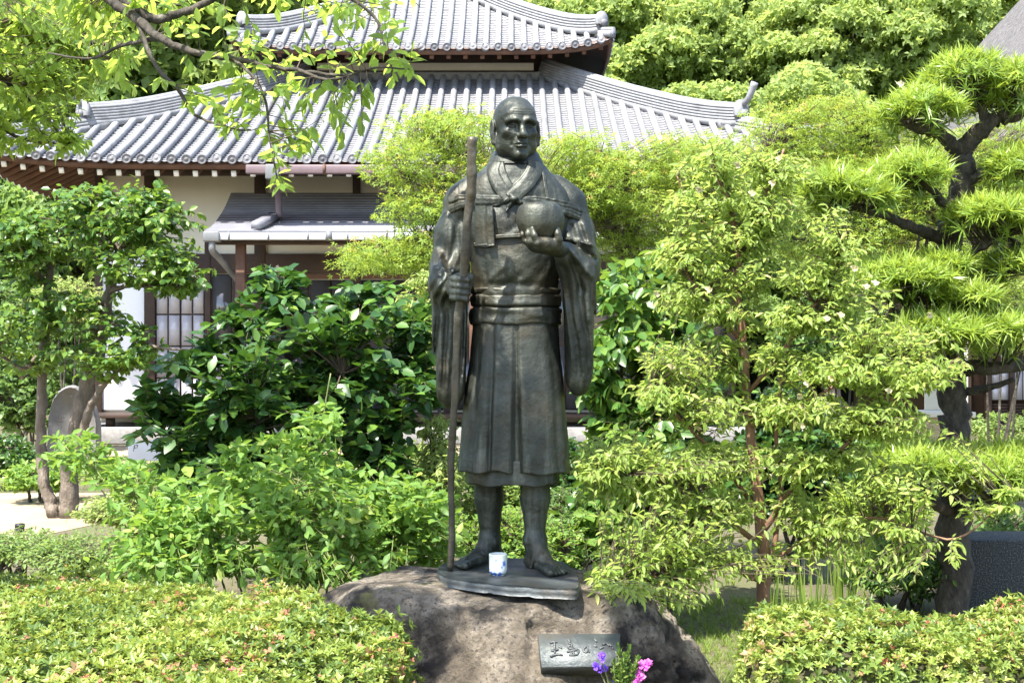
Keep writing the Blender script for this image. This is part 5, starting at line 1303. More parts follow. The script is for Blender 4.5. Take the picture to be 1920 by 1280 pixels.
ch.append(([P(110, -60, 5.1), P(180, -20, 5.8), P(300, 5, 6.0), P(380, 15, 6.0)], 0.012, 0.004))
ch.append(([P(-200, -200, 5.3), (-1.9, 4.5, 3.8), (-1.3, 3.9, 3.95), (-0.8, 3.5, 4.0), (-0.45, 3.2, 4.0)], 0.05, 0.012))  # unseen limbs overhead, added to carry the shade-casting clumps
ch.append(([(-1.9, 4.5, 3.8), (-1.7, 3.8, 3.9), (-1.5, 3.2, 3.9)], 0.025, 0.008))
cb = [blob(30, 40, 6.4, 130, 90, 0.5, 1.3), blob(60, 150, 6.6, 110, 80, 0.4, 1.3), blob(15, 240, 6.7, 80, 45, 0.3, 1.2), blob(120, 255, 6.5, 60, 35, 0.25, 0.8), blob(150, 30, 6.0, 90, 60, 0.4, 1.0), blob(250, 25, 5.2, 120, 35, 0.3, 0.7),
      blob(225, 130, 5.3, 60, 45, 0.25, 0.5), blob(380, 150, 4.85, 90, 60, 0.25, 0.22), blob(420, 60, 4.9, 80, 40, 0.25, 0.3), blob(540, 90, 4.75, 100, 50, 0.25, 0.35), blob(480, 190, 4.7, 80, 55, 0.2, 0.35), blob(600, 190, 4.65, 90, 50, 0.2, 0.4),
      blob(660, 60, 4.7, 90, 60, 0.25, 0.35), blob(640, 255, 4.6, 95, 40, 0.2, 0.45), blob(540, 270, 4.6, 55, 45, 0.18, 0.4), blob(740, 120, 4.65, 60, 30, 0.2, 0.4), blob(520, 340, 4.55, 25, 22, 0.1, 0.8), blob(430, 235, 4.7, 40, 30, 0.15, 0.5), blob(60, 90, 7.2, 170, 110, 0.5, 1.6), blob(300, 10, 6.0, 120, 40, 0.4, 0.7), blob(640, 10, 5.2, 140, 25, 0.3, 0.6)]
shade_canopy = [((-0.85, 3.78, 4.0), np.array([0.28, 0.20, 0.2]), 3.0), ((-0.42, 3.22, 4.0), np.array([0.26, 0.24, 0.2]), 6.0), ((-1.38, 3.30, 3.95), np.array([0.24, 0.20, 0.2]), 3.0), ((-1.9, 3.9, 4.0), np.array([0.4, 0.4, 0.25]), 0.3)]  # unseen leaf clumps overhead, placed to cast dappled shade on statue and boulder
shade_canopy = [(np.array(a), b, w) for a, b, w in shade_canopy]
plant('cherry_tree', 'cherry tree reaching long leafy branches in from the upper left', 'tree', (-4.3, 5.7, 0), ch, cb+shade_canopy, 2600, 6, 'med', 0.055, M['cherry'], M['bark_dark'], shell=0.1, droop=0.55, up=0.8, bow=0.0, t0=0.35, side=0.8, jit=0.45, zpen=0.0, r0=0.0016, n_obj=300)

# ------------------------------------------------------------------ pruned tree on the left
b0 = P(112, 968, 12.9); b0[2] = 0
lt = [([P(104, 972, 12.9), P(92, 935, 12.9), P(78, 870, 12.9), P(77, 760, 12.9), P(84, 650, 12.85), P(92, 520, 12.8), P(118, 430, 12.8)], 0.062, 0.030),
      ([P(128, 968, 12.9), P(131, 870, 12.85), P(150, 765, 12.8), P(184, 655, 12.8), P(206, 545, 12.75), P(222, 470, 12.7)], 0.085, 0.040),
      ([P(140, 860, 12.85), P(160, 790, 12.7), P(180, 745, 12.6), P(200, 715, 12.5), P(225, 690, 12.4)], 0.05, 0.016),
      ([P(206, 545, 12.75), P(250, 535, 12.6), P(310, 540, 12.5), P(350, 535, 12.4)], 0.025, 0.010),
      ([P(222, 470, 12.7), P(260, 430, 12.6), P(300, 400, 12.5)], 0.025, 0.008), ([P(222, 470, 12.7), P(200, 420, 12.7), P(170, 380, 12.6)], 0.022, 0.008),
      ([P(84, 650, 12.85), P(45, 690, 12.7), P(10, 672, 12.6), P(-40, 650, 12.6)], 0.022, 0.012), ([P(92, 540, 12.8), P(60, 490, 12.6), P(30, 445, 12.5)], 0.022, 0.008),
      ([P(200, 600, 12.8), P(255, 630, 12.6), P(300, 652, 12.4), P(360, 655, 12.3)], 0.020, 0.008)]
lb = [blob(195, 400, 12.6, 130, 60, 0.7, 1.2), blob(120, 440, 12.6, 110, 60, 0.7, 1.1), blob(300, 430, 12.5, 80, 60, 0.6, 1.2), blob(330, 515, 12.4, 70, 45, 0.5, 1.1), blob(250, 490, 12.5, 110, 45, 0.7, 1.0), blob(40, 460, 12.5, 60, 80, 0.6, 1.1), blob(60, 570, 12.5, 90, 55, 0.6, 0.9), blob(150, 590, 12.6, 90, 45, 0.6, 0.8),
      blob(190, 670, 12.5, 90, 40, 0.5, 0.9), blob(60, 660, 12.6, 70, 40, 0.5, 0.8), blob(240, 650, 12.4, 60, 50, 0.4, 0.7), blob(250, 355, 12.5, 60, 25, 0.4, 1.0)]
plant('camellia_tree', 'pruned broadleaf tree with two slender grey trunks on the left', 'tree', b0, lt, lb, 1050, 8, 'med_wide', 0.078, M['camellia_lt'], M['bark'], shell=0.1, droop=0.45, up=0.9, t0=0.45, jit=0.45)

# ------------------------------------------------------------------ big dark camellia bush
b0 = P(580, 1201, 7.6); b0[2] = 0
cbm = [([(b0[0], 7.6, 0), P(575, 1000, 7.6), P(560, 860, 7.6), P(545, 720, 7.6), P(530, 600, 7.6), P(520, 500, 7.55)], 0.045, 0.008)]
for px, py, Y in ((380, 700, 7.4), (300, 800, 7.3), (440, 600, 7.5), (680, 560, 7.5), (760, 640, 7.5), (790, 740, 7.4), (640, 700, 7.1), (470, 760, 7.0), (350, 880, 7.2), (720, 850, 7.3)):
    s_ = P(565, 880+rng.uniform(-60, 120), 7.6); cbm.append(([s_, (s_+P(px, py, Y))/2+[0, 0, -0.05], P(px, py, Y)], 0.022, 0.006))
cbb = [blob(540, 650, 7.4, 150, 100, 0.55, 1.1), blob(420, 720, 7.3, 150, 90, 0.5, 1.1), blob(690, 640, 7.4, 120, 110, 0.5, 1.1), blob(330, 800, 7.2, 90, 60, 0.4, 1.0), blob(560, 780, 7.2, 200, 90, 0.5, 1.0), blob(740, 740, 7.3, 100, 80, 0.4, 1.0), blob(520, 550, 7.5, 60, 60, 0.3, 0.9), blob(790, 620, 7.5, 40, 60, 0.3, 0.8), blob(430, 880, 7.2, 130, 60, 0.4, 0.8), blob(680, 880, 7.2, 140, 60, 0.4, 0.7)]
plant('camellia_bush', 'large dark glossy camellia bush left of the statue', 'bush', b0, cbm, cbb, 820, 9, 'med_wide', 0.088, M['camellia'], M['bark_dark'], shell=0.35, droop=0.10, up=1.0, t0=0.35, jit=0.40, names=('stem', 'branch'))

# ------------------------------------------------------------------ bush clover in front of it
b0 = P(560, 1317, 6.3); b0[2] = 0
lm = [([(b0[0], 6.3, 0), P(560, 1100, 6.25), P(575, 950, 6.2), P(600, 820, 6.15), P(620, 700, 6.1)], 0.008, 0.003)]
for px, py, Y in ((430, 850, 6.2), (330, 900, 6.1), (250, 930, 6.1), (520, 840, 6.2), (640, 830, 6.0), (720, 900, 6.1), (800, 900, 6.2), (850, 940, 6.3), (390, 980, 5.9), (180, 880, 6.6), (110, 820, 6.9), (760, 1000, 6.1), (560, 900, 5.8), (300, 1010, 5.9)):
    s_ = b0+np.array([(px-560)*0.0009, rng.uniform(-.2, .2), 0]); e = P(px, py, Y); lm.append(([s_, s_+(e-s_)*0.5+[0, 0, 0.12], e], 0.007, 0.002))
lb = [blob(520, 870, 6.1, 120, 55, 0.35, 1.0), blob(430, 950, 6.0, 170, 60, 0.4, 1.1), blob(620, 960, 5.95, 150, 80, 0.4, 1.1), blob(320, 990, 6.0, 120, 60, 0.35, 1.0), blob(740, 960, 6.1, 110, 70, 0.4, 1.1), blob(820, 1000, 6.1, 60, 60, 0.3, 1.0), blob(560, 1050, 5.9, 220, 45, 0.3, 1.0), blob(250, 900, 6.2, 80, 40, 0.3, 0.8), blob(600, 800, 6.1, 60, 40, 0.2, 0.6), blob(150, 850, 6.8, 80, 45, 0.25, 0.7), blob(770, 1050, 6.1, 90, 25, 0.25, 0.8), blob(330, 1060, 5.8, 150, 40, 0.3, 1.0), blob(620, 1080, 5.7, 160, 35, 0.25, 1.0)]
plant('bush_clover', 'light green bush clover with thin arching stems before the dark camellia', 'bush', b0, lm, lb, 1700, 6, 'med', 0.056, M['lesp'], M['twig_green'], shell=0.15, droop=0.1, up=0.75, t0=0.5, jit=0.6, twig='twig_green', names=('stem', 'stem'), r0=0.0012, bow=0.18)

# ------------------------------------------------------------------ maples
def maple(label, base, limbs, blobs, n, per, size, nobj=300):
    t_ = thing('maple_tree', label, 'tree', base)
    limbs_out(t_, limbs, M['bark'])
    T, u = in_blobs(blobs, n, 0.35)
    pts, rad, B, c, d = twigs_to(T, limb_samples(limbs), 0.10, 0.002, 0.4)
    V, F = tubes(pts, rad, 3, False); mk('twigs', V, F, M['twig'], t_, kind='stuff')
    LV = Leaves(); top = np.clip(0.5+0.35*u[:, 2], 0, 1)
    for j in range(per):
        a = rng.uniform(0, 2*np.pi, n); q = 0.13*np.sqrt(rng.random(n))
        o = np.stack([np.cos(a)*q, np.sin(a)*q, rng.normal(-0.02, 0.022, n)], -1)
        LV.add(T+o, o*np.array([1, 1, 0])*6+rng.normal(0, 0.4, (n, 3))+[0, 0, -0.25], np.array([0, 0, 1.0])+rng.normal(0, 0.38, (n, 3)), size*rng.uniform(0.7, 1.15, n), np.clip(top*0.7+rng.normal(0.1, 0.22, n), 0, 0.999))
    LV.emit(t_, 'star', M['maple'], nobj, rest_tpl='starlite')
mb = P(1225, 1089, 9.5); mb[2] = 0
ml = [([(mb[0], 9.5, 0), P(1230, 900, 9.5), P(1222, 700, 9.5), P(1205, 560, 9.5), P(1180, 465, 9.45)], 0.11, 0.07),
      ([P(1180, 465, 9.45), P(1130, 425, 9.3), P(1085, 405, 9.2), P(1000, 400, 9.2), P(900, 420, 9.1), P(800, 440, 9.0), P(720, 460, 9.0)], 0.06, 0.010),
      ([P(1085, 405, 9.2), P(1010, 340, 9.2), P(930, 310, 9.1), P(840, 280, 9.0), P(780, 260, 9.0)], 0.035, 0.008),
      ([P(1180, 465, 9.45), P(1190, 400, 9.4), P(1170, 330, 9.3), P(1120, 280, 9.3)], 0.045, 0.010),
      ([P(1205, 560, 9.5), P(1260, 430, 9.5), P(1300, 350, 9.5), P(1360, 290, 9.5)], 0.05, 0.010), ([P(900, 420, 9.1), P(840, 370, 9.0), P(770, 340, 8.9)], 0.018, 0.006)]
mbb = [blob(770, 300, 9.0, 70, 45, 0.5, 1.0), blob(880, 250, 9.1, 80, 45, 0.5, 1.0), blob(800, 385, 8.9, 75, 40, 0.5, 1.0), blob(720, 475, 8.9, 75, 35, 0.5, 1.1), blob(810, 470, 8.9, 70, 45, 0.5, 1.0), blob(790, 240, 9.1, 60, 30, 0.4, 0.9), blob(900, 350, 9.0, 70, 60, 0.5, 0.9),
       blob(1080, 290, 9.3, 80, 40, 0.5, 1.0), blob(1150, 340, 9.3, 90, 60, 0.6, 1.0), blob(1080, 370, 9.2, 60, 45, 0.5, 0.8), blob(1260, 300, 9.5, 90, 50, 0.6, 1.0), blob(1220, 400, 9.4, 80, 60, 0.6, 0.9), blob(1340, 330, 9.6, 90, 80, 0.6, 1.0), blob(1150, 450, 9.5, 60, 40, 0.4, 0.7), blob(1330, 440, 9.6, 90, 60, 0.5, 0.8)]
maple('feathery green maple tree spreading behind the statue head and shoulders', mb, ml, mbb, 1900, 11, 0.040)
mb = P(1560, 968, 13.0); mb[2] = 0
ml = [([(mb[0], 13, 0), P(1560, 700, 13), P(1545, 500, 13), P(1520, 380, 13)], 0.10, 0.04), ([P(1545, 500, 13), P(1470, 360, 12.9), P(1440, 290, 12.8)], 0.04, 0.01), ([P(1520, 380, 13), P(1590, 300, 13), P(1640, 240, 13)], 0.03, 0.01), ([P(1545, 500, 13), P(1660, 400, 13.2), P(1760, 380, 13.4)], 0.04, 0.01)]
mbb = [blob(1460, 260, 12.8, 80, 65, 0.7, 1.1), blob(1560, 240, 13, 100, 60, 0.8, 1.2), blob(1640, 240, 13.2, 60, 40, 0.6, 1.0), blob(1500, 340, 12.8, 120, 60, 0.8, 1.0), blob(1620, 330, 13, 110, 60, 0.8, 1.0), blob(1720, 380, 13.2, 120, 60, 0.8, 1.0), blob(1560, 430, 12.8, 150, 60, 0.8, 0.9), blob(1700, 480, 13, 150, 60, 0.8, 0.9), blob(1830, 520, 13.3, 120, 60, 0.8, 0.9), blob(1850, 620, 13.5, 100, 50, 0.6, 0.7), blob(1770, 300, 13.4, 100, 60, 0.7, 1.0), blob(1880, 320, 13.6, 90, 60, 0.7, 1.0), blob(1870, 420, 13.5, 100, 60, 0.7, 0.9), blob(1900, 240, 13.6, 60, 50, 0.5, 0.9), blob(1700, 290, 13.2, 70, 40, 0.6, 1.0)]
maple('yellow green maple tree behind the pruned tree on the right', mb, ml, mbb, 3000, 10, 0.048, 0)

# ------------------------------------------------------------------ dark camellias behind the statue's left side
def simple_bush(name, label, base, blobs, n, L, size, mat, tpl='med', n_obj=200, droop=0.5, stems=5, shell=0.4, jit=0.45, twig='twig', up=0.9, group=None):
    base = np.array(base, float); lim = []
    for k in range(stems):
        b = blobs[k % len(blobs)]; e = b[0]+rng.uniform(-0.4, 0.4, 3)*b[1]; s_ = base+np.array([rng.uniform(-.12, .12), rng.uniform(-.1, .1), 0]); lim.append(([s_, (s_+e)/2+[0, 0, 0.06], e], 0.018, 0.005))
    return plant(name, label, 'bush', base, lim, blobs, n, L, tpl, size, mat, M['bark_dark'], shell=shell, droop=droop, up=up, t0=0.4, jit=jit, n_obj=n_obj, names=('stem', 'stem'), twig=twig, group=group)
b0 = P(1215, 1187, 7.8); b0[2] = 0
simple_bush('camellia_bush', 'tall dark camellia bush with drooping leaves behind the statue sleeve', b0, [blob(1190, 560, 7.8, 90, 80, 0.4, 1.0), blob(1180, 690, 7.7, 110, 100, 0.45, 1.0), blob(1200, 840, 7.6, 120, 100, 0.45, 1.0), blob(1270, 500, 8.0, 80, 60, 0.4, 0.9), blob(1290, 680, 7.9, 90, 110, 0.4, 0.9), blob(1150, 960, 7.5, 110, 70, 0.4, 0.8), blob(1300, 900, 7.8, 100, 100, 0.4, 0.8)], 950, 8, 0.082, M['camellia_lt'], 'med_wide', 300, droop=0.7, stems=7)
b0 = P(1000, 1227, 7.2); b0[2] = 0
simple_bush('low_shrub', 'small leafy shrub seen between the statue legs', b0, [blob(960, 990, 7.1, 80, 50, 0.3, 1.0), blob(960, 1045, 6.9, 70, 30, 0.25, 1.0), blob(900, 1000, 7.2, 60, 50, 0.3, 0.8), blob(1060, 1010, 7.2, 50, 50, 0.3, 0.8)], 420, 8, 0.034, M['lesp'], 'kite', 120, 0.1)
b0 = P(1080, 1207, 7.5); b0[2] = 0
simple_bush('low_shrub', 'dark clipped shrub behind the statue foot on the right', b0, [blob(1080, 1000, 7.5, 80, 60, 0.3, 1.0), blob(1120, 1060, 7.2, 60, 40, 0.3, 1.0), blob(1060, 950, 7.6, 70, 40, 0.3, 0.8)], 380, 8, 0.036, M['wood_dk'], 'kite', 0, 0.1)
b0 = P(850, 1247, 7.0); b0[2] = 0
simple_bush('willow_shrub', 'pale slender leaved shrub between the dark bush and the statue sleeve', b0, [blob(790, 560, 8.3, 45, 60, 0.25, 1.0), blob(800, 650, 8.2, 40, 60, 0.25, 0.9), blob(820, 830, 7.6, 40, 60, 0.25, 0.9), blob(840, 900, 7.3, 40, 60, 0.25, 0.9)], 330, 8, 0.050, M['wood_lt'], 'kite_slim', 60, 0.7)

# ------------------------------------------------------------------ stewartia with cream flowers
b0 = P(1436, 1351, 6.0); b0[2] = 0
sw = [([(b0[0], 6.0, 0), P(1432, 1130, 6), P(1428, 1000, 6), P(1412, 860, 6), P(1402, 760, 6), P(1392, 640, 6), P(1382, 540, 6), P(1384, 470, 6), P(1372, 400, 6), P(1345, 330, 6), P(1330, 270, 6)], 0.030, 0.006),
      ([P(1430, 1130, 6), P(1450, 1040, 6), P(1465, 900, 6), P(1455, 800, 5.95), P(1480, 640, 5.9), P(1540, 560, 5.9)], 0.014, 0.005), ([P(1428, 1000, 6), P(1500, 900, 5.9), P(1580, 840, 5.8), P(1680, 740, 5.75), P(1800, 670, 5.7)], 0.013, 0.004),
      ([P(1420, 960, 6), P(1350, 860, 5.85), P(1290, 800, 5.75), P(1220, 720, 5.65)], 0.012, 0.004), ([P(1425, 1020, 6), P(1340, 960, 5.8), P(1240, 900, 5.6), P(1120, 880, 5.4)], 0.012, 0.004), ([P(1430, 1090, 6), P(1340, 1060, 5.7), P(1240, 1080, 5.4), P(1130, 1090, 5.1)], 0.011, 0.004),
      ([P(1392, 640, 6), P(1320, 560, 5.9), P(1260, 470, 5.9)], 0.010, 0.004), ([P(1384, 470, 6), P(1420, 400, 5.95), P(1450, 330, 5.9), P(1470, 280, 5.9)], 0.010, 0.004), ([P(1400, 740, 6), P(1480, 640, 5.9), P(1560, 520, 5.9), P(1590, 480, 5.9)], 0.010, 0.004),
      ([P(1430, 1060, 6), P(1540, 1000, 5.8), P(1650, 970, 5.7), P(1790, 1010, 5.55), P(1900, 920, 5.5)], 0.009, 0.003), ([P(1402, 800, 6), P(1500, 760, 5.8), P(1620, 690, 5.7)], 0.010, 0.004), ([P(1384, 470, 6), P(1300, 400, 6), P(1270, 330, 6)], 0.009, 0.003)]
def lay(px, py, Y, rx, w=1.0, ry=34, rd=0.42): return blob(px, py, Y, rx, ry, rd, w)
sb = [lay(1340, 300, 6, 70), lay(1440, 320, 5.95, 90), lay(1310, 380, 6, 80), lay(1450, 400, 5.95, 110), lay(1360, 450, 6, 110), lay(1520, 440, 5.95, 60), lay(1270, 480, 5.95, 60), lay(1420, 510, 5.95, 130), lay(1560, 520, 5.9, 60), lay(1330, 570, 5.9, 90), lay(1470, 590, 5.9, 120), lay(1260, 560, 5.9, 50), lay(1600, 610, 5.85, 60),
      lay(1280, 660, 5.8, 80), lay(1400, 670, 5.9, 100), lay(1560, 680, 5.75, 110), lay(1680, 700, 5.75, 110), lay(1240, 730, 5.7, 70), lay(1360, 760, 5.8, 110), lay(1500, 770, 5.75, 120), lay(1640, 780, 5.7, 110), lay(1740, 690, 5.7, 70, 0.9), lay(1580, 470, 5.9, 50, 0.9), lay(1620, 560, 5.85, 60, 0.9), lay(1700, 620, 5.8, 50, 0.7), lay(1720, 800, 5.7, 70, 0.8), lay(1680, 880, 5.7, 90, 0.8), lay(1130, 850, 5.5, 60, 0.8), lay(1160, 830, 5.5, 60, 0.9), lay(1270, 860, 5.6, 110), lay(1420, 860, 5.8, 120), lay(1560, 870, 5.75, 110), lay(1180, 930, 5.45, 100), lay(1320, 950, 5.6, 120), lay(1470, 950, 5.8, 120, 0.8), lay(1600, 970, 5.7, 120, 0.8), lay(1120, 880, 5.4, 50, 0.9),
      lay(1210, 1010, 5.4, 110), lay(1340, 1040, 5.6, 110), lay(1480, 1040, 5.75, 100, 0.6), lay(1160, 1085, 5.15, 80, 1.0), lay(1270, 1100, 5.3, 90, 0.9), lay(1620, 1050, 5.6, 110, 0.5), lay(1740, 1020, 5.55, 60, 0.5, 14), lay(1850, 950, 5.5, 60, 0.6, 12, 0.1), lay(1890, 922, 5.5, 35, 1.6, 12, 0.06)]
def clear_trunk(T):
    px, py = pix(T); tx_ = np.interp(py, [470, 540, 640, 760, 860, 1000, 1130], [1384, 1382, 1392, 1402, 1412, 1428, 1432])
    return ~((np.abs(px-tx_-6) < 18) & (T[:, 1] < 6.02) & (py > 450) & (rng.random(len(T)) < 0.65))
stew = plant('stewartia_tree', 'slender bright green tree with cream flowers right of the statue', 'tree', b0, sw, sb, 4300, 7, 'med_slim', 0.041, M['stew'], M['bark_red'], shell=0.0, droop=0.42, up=0.9, t0=0.35, jit=0.45, zpen=0.6, r0=0.0012, bow=0.05, filt=clear_trunk, rest_tpl='kite_slim')
fpos = [(1462, 300), (1690, 160), (1330, 545), (1228, 553), (1258, 689), (1495, 700), (1640, 533), (1575, 593), (1545, 705), (1560, 710), (1516, 720), (1497, 742), (1690, 740), (1665, 735), (1310, 800), (1200, 655), (1275, 695), (1600, 505), (1625, 540), (1500, 800), (1380, 310), (1310, 355), (1410, 365), (1450, 345), (1550, 600), (1740, 590)]
fl = whorl(kite6(0.85, 0.3, -0.25), 6, 0.25, 0.12, 9)
for i, (px, py) in enumerate(fpos):
    c0 = P(px, py, 5.55+0.1*rng.random()); ax = unit(np.array([rng.normal(0, .5), -0.8, rng.normal(0.5, .4)]))
    R3 = rotm(ax, np.array([0.1, 0.2, 1.0])); V = fl[0]@R3.T*0.019+c0
    f_ = mk('flower', V, fl[1], M['flower'], stew, rnd=np.full(len(V), rng.random()))

# ------------------------------------------------------------------ cloud-pruned podocarpus on the right
M['stamen'] = surf('dry_twig_mass', [(0.3,(0.035,0.030,0.018)),(0.7,(0.085,0.07,0.04))], 9, 0.9)
b0 = P(1785, 1173, 8.0); b0[2] = 0
mk_l = [([(b0[0], 8.0, 0), P(1790, 1000, 8), P(1790, 850, 8), P(1785, 740, 8), P(1775, 620, 8), P(1772, 520, 8), P(1785, 430, 8), P(1805, 340, 8), P(1800, 285, 8)], 0.095, 0.060),
        ([P(1800, 285, 8), P(1850, 235, 7.9), P(1900, 215, 7.9), P(1960, 200, 7.9)], 0.055, 0.03), ([P(1800, 285, 8), P(1760, 250, 7.9), P(1710, 235, 7.8), P(1680, 215, 7.8)], 0.045, 0.018), ([P(1850, 235, 7.9), P(1835, 190, 7.9), P(1820, 165, 7.9)], 0.03, 0.012), ([P(1900, 215, 7.9), P(1900, 170, 7.9), P(1905, 140, 7.9)], 0.025, 0.012),
        ([P(1775, 450, 8), P(1720, 430, 7.8), P(1660, 405, 7.7), P(1580, 380, 7.6)], 0.04, 0.014), ([P(1785, 400, 8), P(1740, 350, 7.8), P(1700, 320, 7.7)], 0.03, 0.014), ([P(1795, 360, 8), P(1850, 320, 7.9), P(1930, 300, 7.8)], 0.035, 0.02), ([P(1772, 520, 8), P(1830, 470, 7.7), P(1890, 440, 7.6)], 0.03, 0.014),
        ([P(1775, 600, 8), P(1710, 560, 7.7), P(1660, 540, 7.6)], 0.035, 0.014), ([P(1775, 600, 8), P(1840, 545, 7.7), P(1850, 480, 7.7)], 0.03, 0.014), ([P(1785, 700, 8), P(1700, 690, 7.8), P(1640, 680, 7.7)], 0.035, 0.012), ([P(1787, 735, 8), P(1840, 730, 7.9), P(1900, 712, 7.8)], 0.03, 0.014), ([P(1785, 690, 8), P(1840, 690, 7.8), P(1930, 685, 7.8)], 0.05, 0.03),
        ([P(1790, 960, 8), P(1720, 930, 7.7), P(1650, 900, 7.6)], 0.04, 0.014), ([P(1790, 960, 8), P(1850, 940, 7.7), P(1930, 930, 7.6)], 0.04, 0.016)]
pads = [blob(1725, 215, 7.8, 72, 52, 0.34), blob(1805, 150, 7.9, 70, 55, 0.32), blob(1905, 165, 7.85, 65, 50, 0.32), blob(1855, 200, 8.0, 36, 22, 0.15), blob(1590, 372, 7.6, 78, 45, 0.36), blob(1700, 335, 7.7, 72, 48, 0.34), blob(1905, 320, 7.8, 60, 45, 0.32), blob(1840, 408, 7.6, 60, 38, 0.3), blob(1910, 415, 7.6, 60, 42, 0.3), blob(1670, 525, 7.6, 105, 42, 0.40), blob(1760, 505, 7.7, 50, 30, 0.3),
        blob(1740, 625, 7.6, 110, 42, 0.42), blob(1850, 625, 7.65, 100, 42, 0.40), blob(1730, 870, 7.6, 90, 36, 0.36), blob(1840, 880, 7.6, 110, 42, 0.42), blob(1640, 960, 7.4, 80, 40, 0.3), blob(1605, 545, 7.5, 60, 32, 0.28), blob(1545, 350, 7.5, 40, 26, 0.22), blob(1800, 560, 7.6, 60, 34, 0.3), blob(1900, 500, 7.6, 50, 34, 0.28), blob(1680, 640, 7.5, 60, 34, 0.3), blob(1910, 870, 7.6, 60, 36, 0.3)]
maki = thing('podocarpus_tree', 'cloud pruned conifer with spiky leaf pads on gnarled limbs at right', 'tree', b0)
limbs_out(maki, mk_l, M['bark_dark']); LS = limb_samples(mk_l)
LV = Leaves()
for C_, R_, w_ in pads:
    n = int(300*(R_[0]*R_[1])/(0.21*0.34)); u = rvec(n); u[:, 2] = np.where(rng.random(n) < 0.86, np.abs(u[:, 2]), u[:, 2])
    lump = 1+0.18*fbm(u[:, 0]*1.0+C_[0], u[:, 1]+C_[1], u[:, 2], 2.2, 2)
    p_ = C_+u*R_*(0.70+0.34*rng.random((n, 1)))*lump[:, None]; p_[:, 2] -= 0.15*R_[2]
    dr = unit(u*np.array([0.8, 0.8, 0.5])+np.array([0, 0, 0.85])+rng.normal(0, 0.25, (n, 3)))
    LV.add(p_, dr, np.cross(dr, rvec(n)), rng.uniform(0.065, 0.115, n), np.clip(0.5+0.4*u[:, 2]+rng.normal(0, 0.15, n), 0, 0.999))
    nt = 40; T = C_+rvec(nt)*R_*np.array([0.85, 0.85, 0.5]); pts, rad, B, c, d = twigs_to(T, LS, 0.0, 0.006, 0.0)
    V, F = tubes(pts, rad*1.3, 5, False); mk('pad_twigs', V, F, M['bark_dark'], maki, kind='stuff')
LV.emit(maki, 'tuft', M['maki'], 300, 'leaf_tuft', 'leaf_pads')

# ------------------------------------------------------------------ azalea hedges
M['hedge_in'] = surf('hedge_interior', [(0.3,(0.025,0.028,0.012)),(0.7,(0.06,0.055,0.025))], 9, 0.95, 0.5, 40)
def hedge(label, xr, yr, zf, n, seed, flowers):
    base = ((xr[0]+xr[1])/2, yr[1], 0); t_ = thing('azalea_hedge', label, 'hedge', base)
    nx, ny = 70, 50; X, Y = np.meshgrid(np.linspace(*xr, nx), np.linspace(*yr, ny), indexing='ij'); Z = np.maximum(zf(X, Y)-0.085, 0.0)
    ix = np.arange(X.size).reshape(X.shape); F = np.stack([ix[:-1, :-1], ix[1:, :-1], ix[1:, 1:], ix[:-1, 1:]], -1).reshape(-1, 4)
    keep = Z.reshape(-1)[F].max(1) > 0.02
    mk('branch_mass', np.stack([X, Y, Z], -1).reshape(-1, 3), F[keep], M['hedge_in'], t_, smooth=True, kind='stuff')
    # points spread evenly over the real surface, steep sides included
    m = n*6; x = rng.uniform(*xr, m); y = rng.uniform(*yr, m); e = 0.01
    z = zf(x, y); gx_ = (zf(x+e, y)-z)/e; gy_ = (zf(x, y+e)-z)/e; ar = np.sqrt(1+np.minimum(gx_**2+gy_**2, 60))
    ok = (z > 0.05); pr = np.where(ok, ar, 0)*np.where((np.abs(x) > 0.36*y+0.12) | (y < 3.62), 0.22, 1.0); sel = rng.choice(m, n, p=pr/pr.sum()); x, y, z, gx_, gy_ = x[sel], y[sel], z[sel], gx_[sel], gy_[sel]
    nr = unit(np.stack([-gx_, -gy_, np.ones(n)], -1)); steep = np.sqrt(gx_**2+gy_**2)
    p_ = np.stack([x, y, z], -1)+nr*rng.uniform(-0.065, 0.022, (n, 1)); p_[:, 2] -= rng.random(n)*np.minimum(steep*0.004, 0.05)
    dr = unit(nr*0.9+np.array([0, 0, 0.35])+rng.normal(0, 0.32, (n, 3)))
    LV = Leaves(); LV.add(p_, dr, np.cross(dr, rvec(n)), rng.uniform(0.016, 0.028, n), np.clip((0.44 if seed == 1 else 0.58)-0.10*np.clip(y-5.2, 0, 2)+0.30*fbm(x, y, z, 3.0, 2)+rng.normal(0, 0.24, n), 0, 0.999))  # back leaves greener as older growth, also darkened to paint the cherry's shade
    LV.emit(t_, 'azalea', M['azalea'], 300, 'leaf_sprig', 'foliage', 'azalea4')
    # spent blossoms in loose patches
    k = rng.random(n)*0.9+0.35*fbm(x+9, y+4, z, 4.5, 2); o = np.argsort(-k)[:flowers]; FL = Leaves()
    FL.add(p_[o]+nr[o]*0.012, unit(dr[o]+rng.normal(0, 0.6, (flowers, 3))), rvec(flowers), rng.uniform(0.008, 0.018, flowers))
    FL.emit(t_, 'clump4', M['petal'], 150, 'spent_blossom', 'spent_blossoms')
    return t_
def sm(a): a = np.clip(a, 0, 1); return a*a*(3-2*a)
def zl(x, y):
    z = 0.70+0.05*fbm(x, y, 0*x, 1.6, 2)+0.03*fbm(x, y, 0*x+4, 6, 2)
    left = sm((-x-0.55)/0.5)                                # hedge runs further back on the left
    back = 4.80+0.4*sm((-x-0.55)/0.3)+1.7*sm((-x-0.95)/0.7)
    z = z-0.22*sm((y-5.0)/1.2)
    z = z*sm((back-y)/0.22)*sm((y-3.3)/0.2)*sm((-0.245-0.05*np.sin(y*9)-x)/0.14)
    return z
hedge('wide low azalea hedge with reddish spent blossoms at lower left', (-3.2, -0.2), (3.3, 8.5), zl, 23000, 1, 1700)
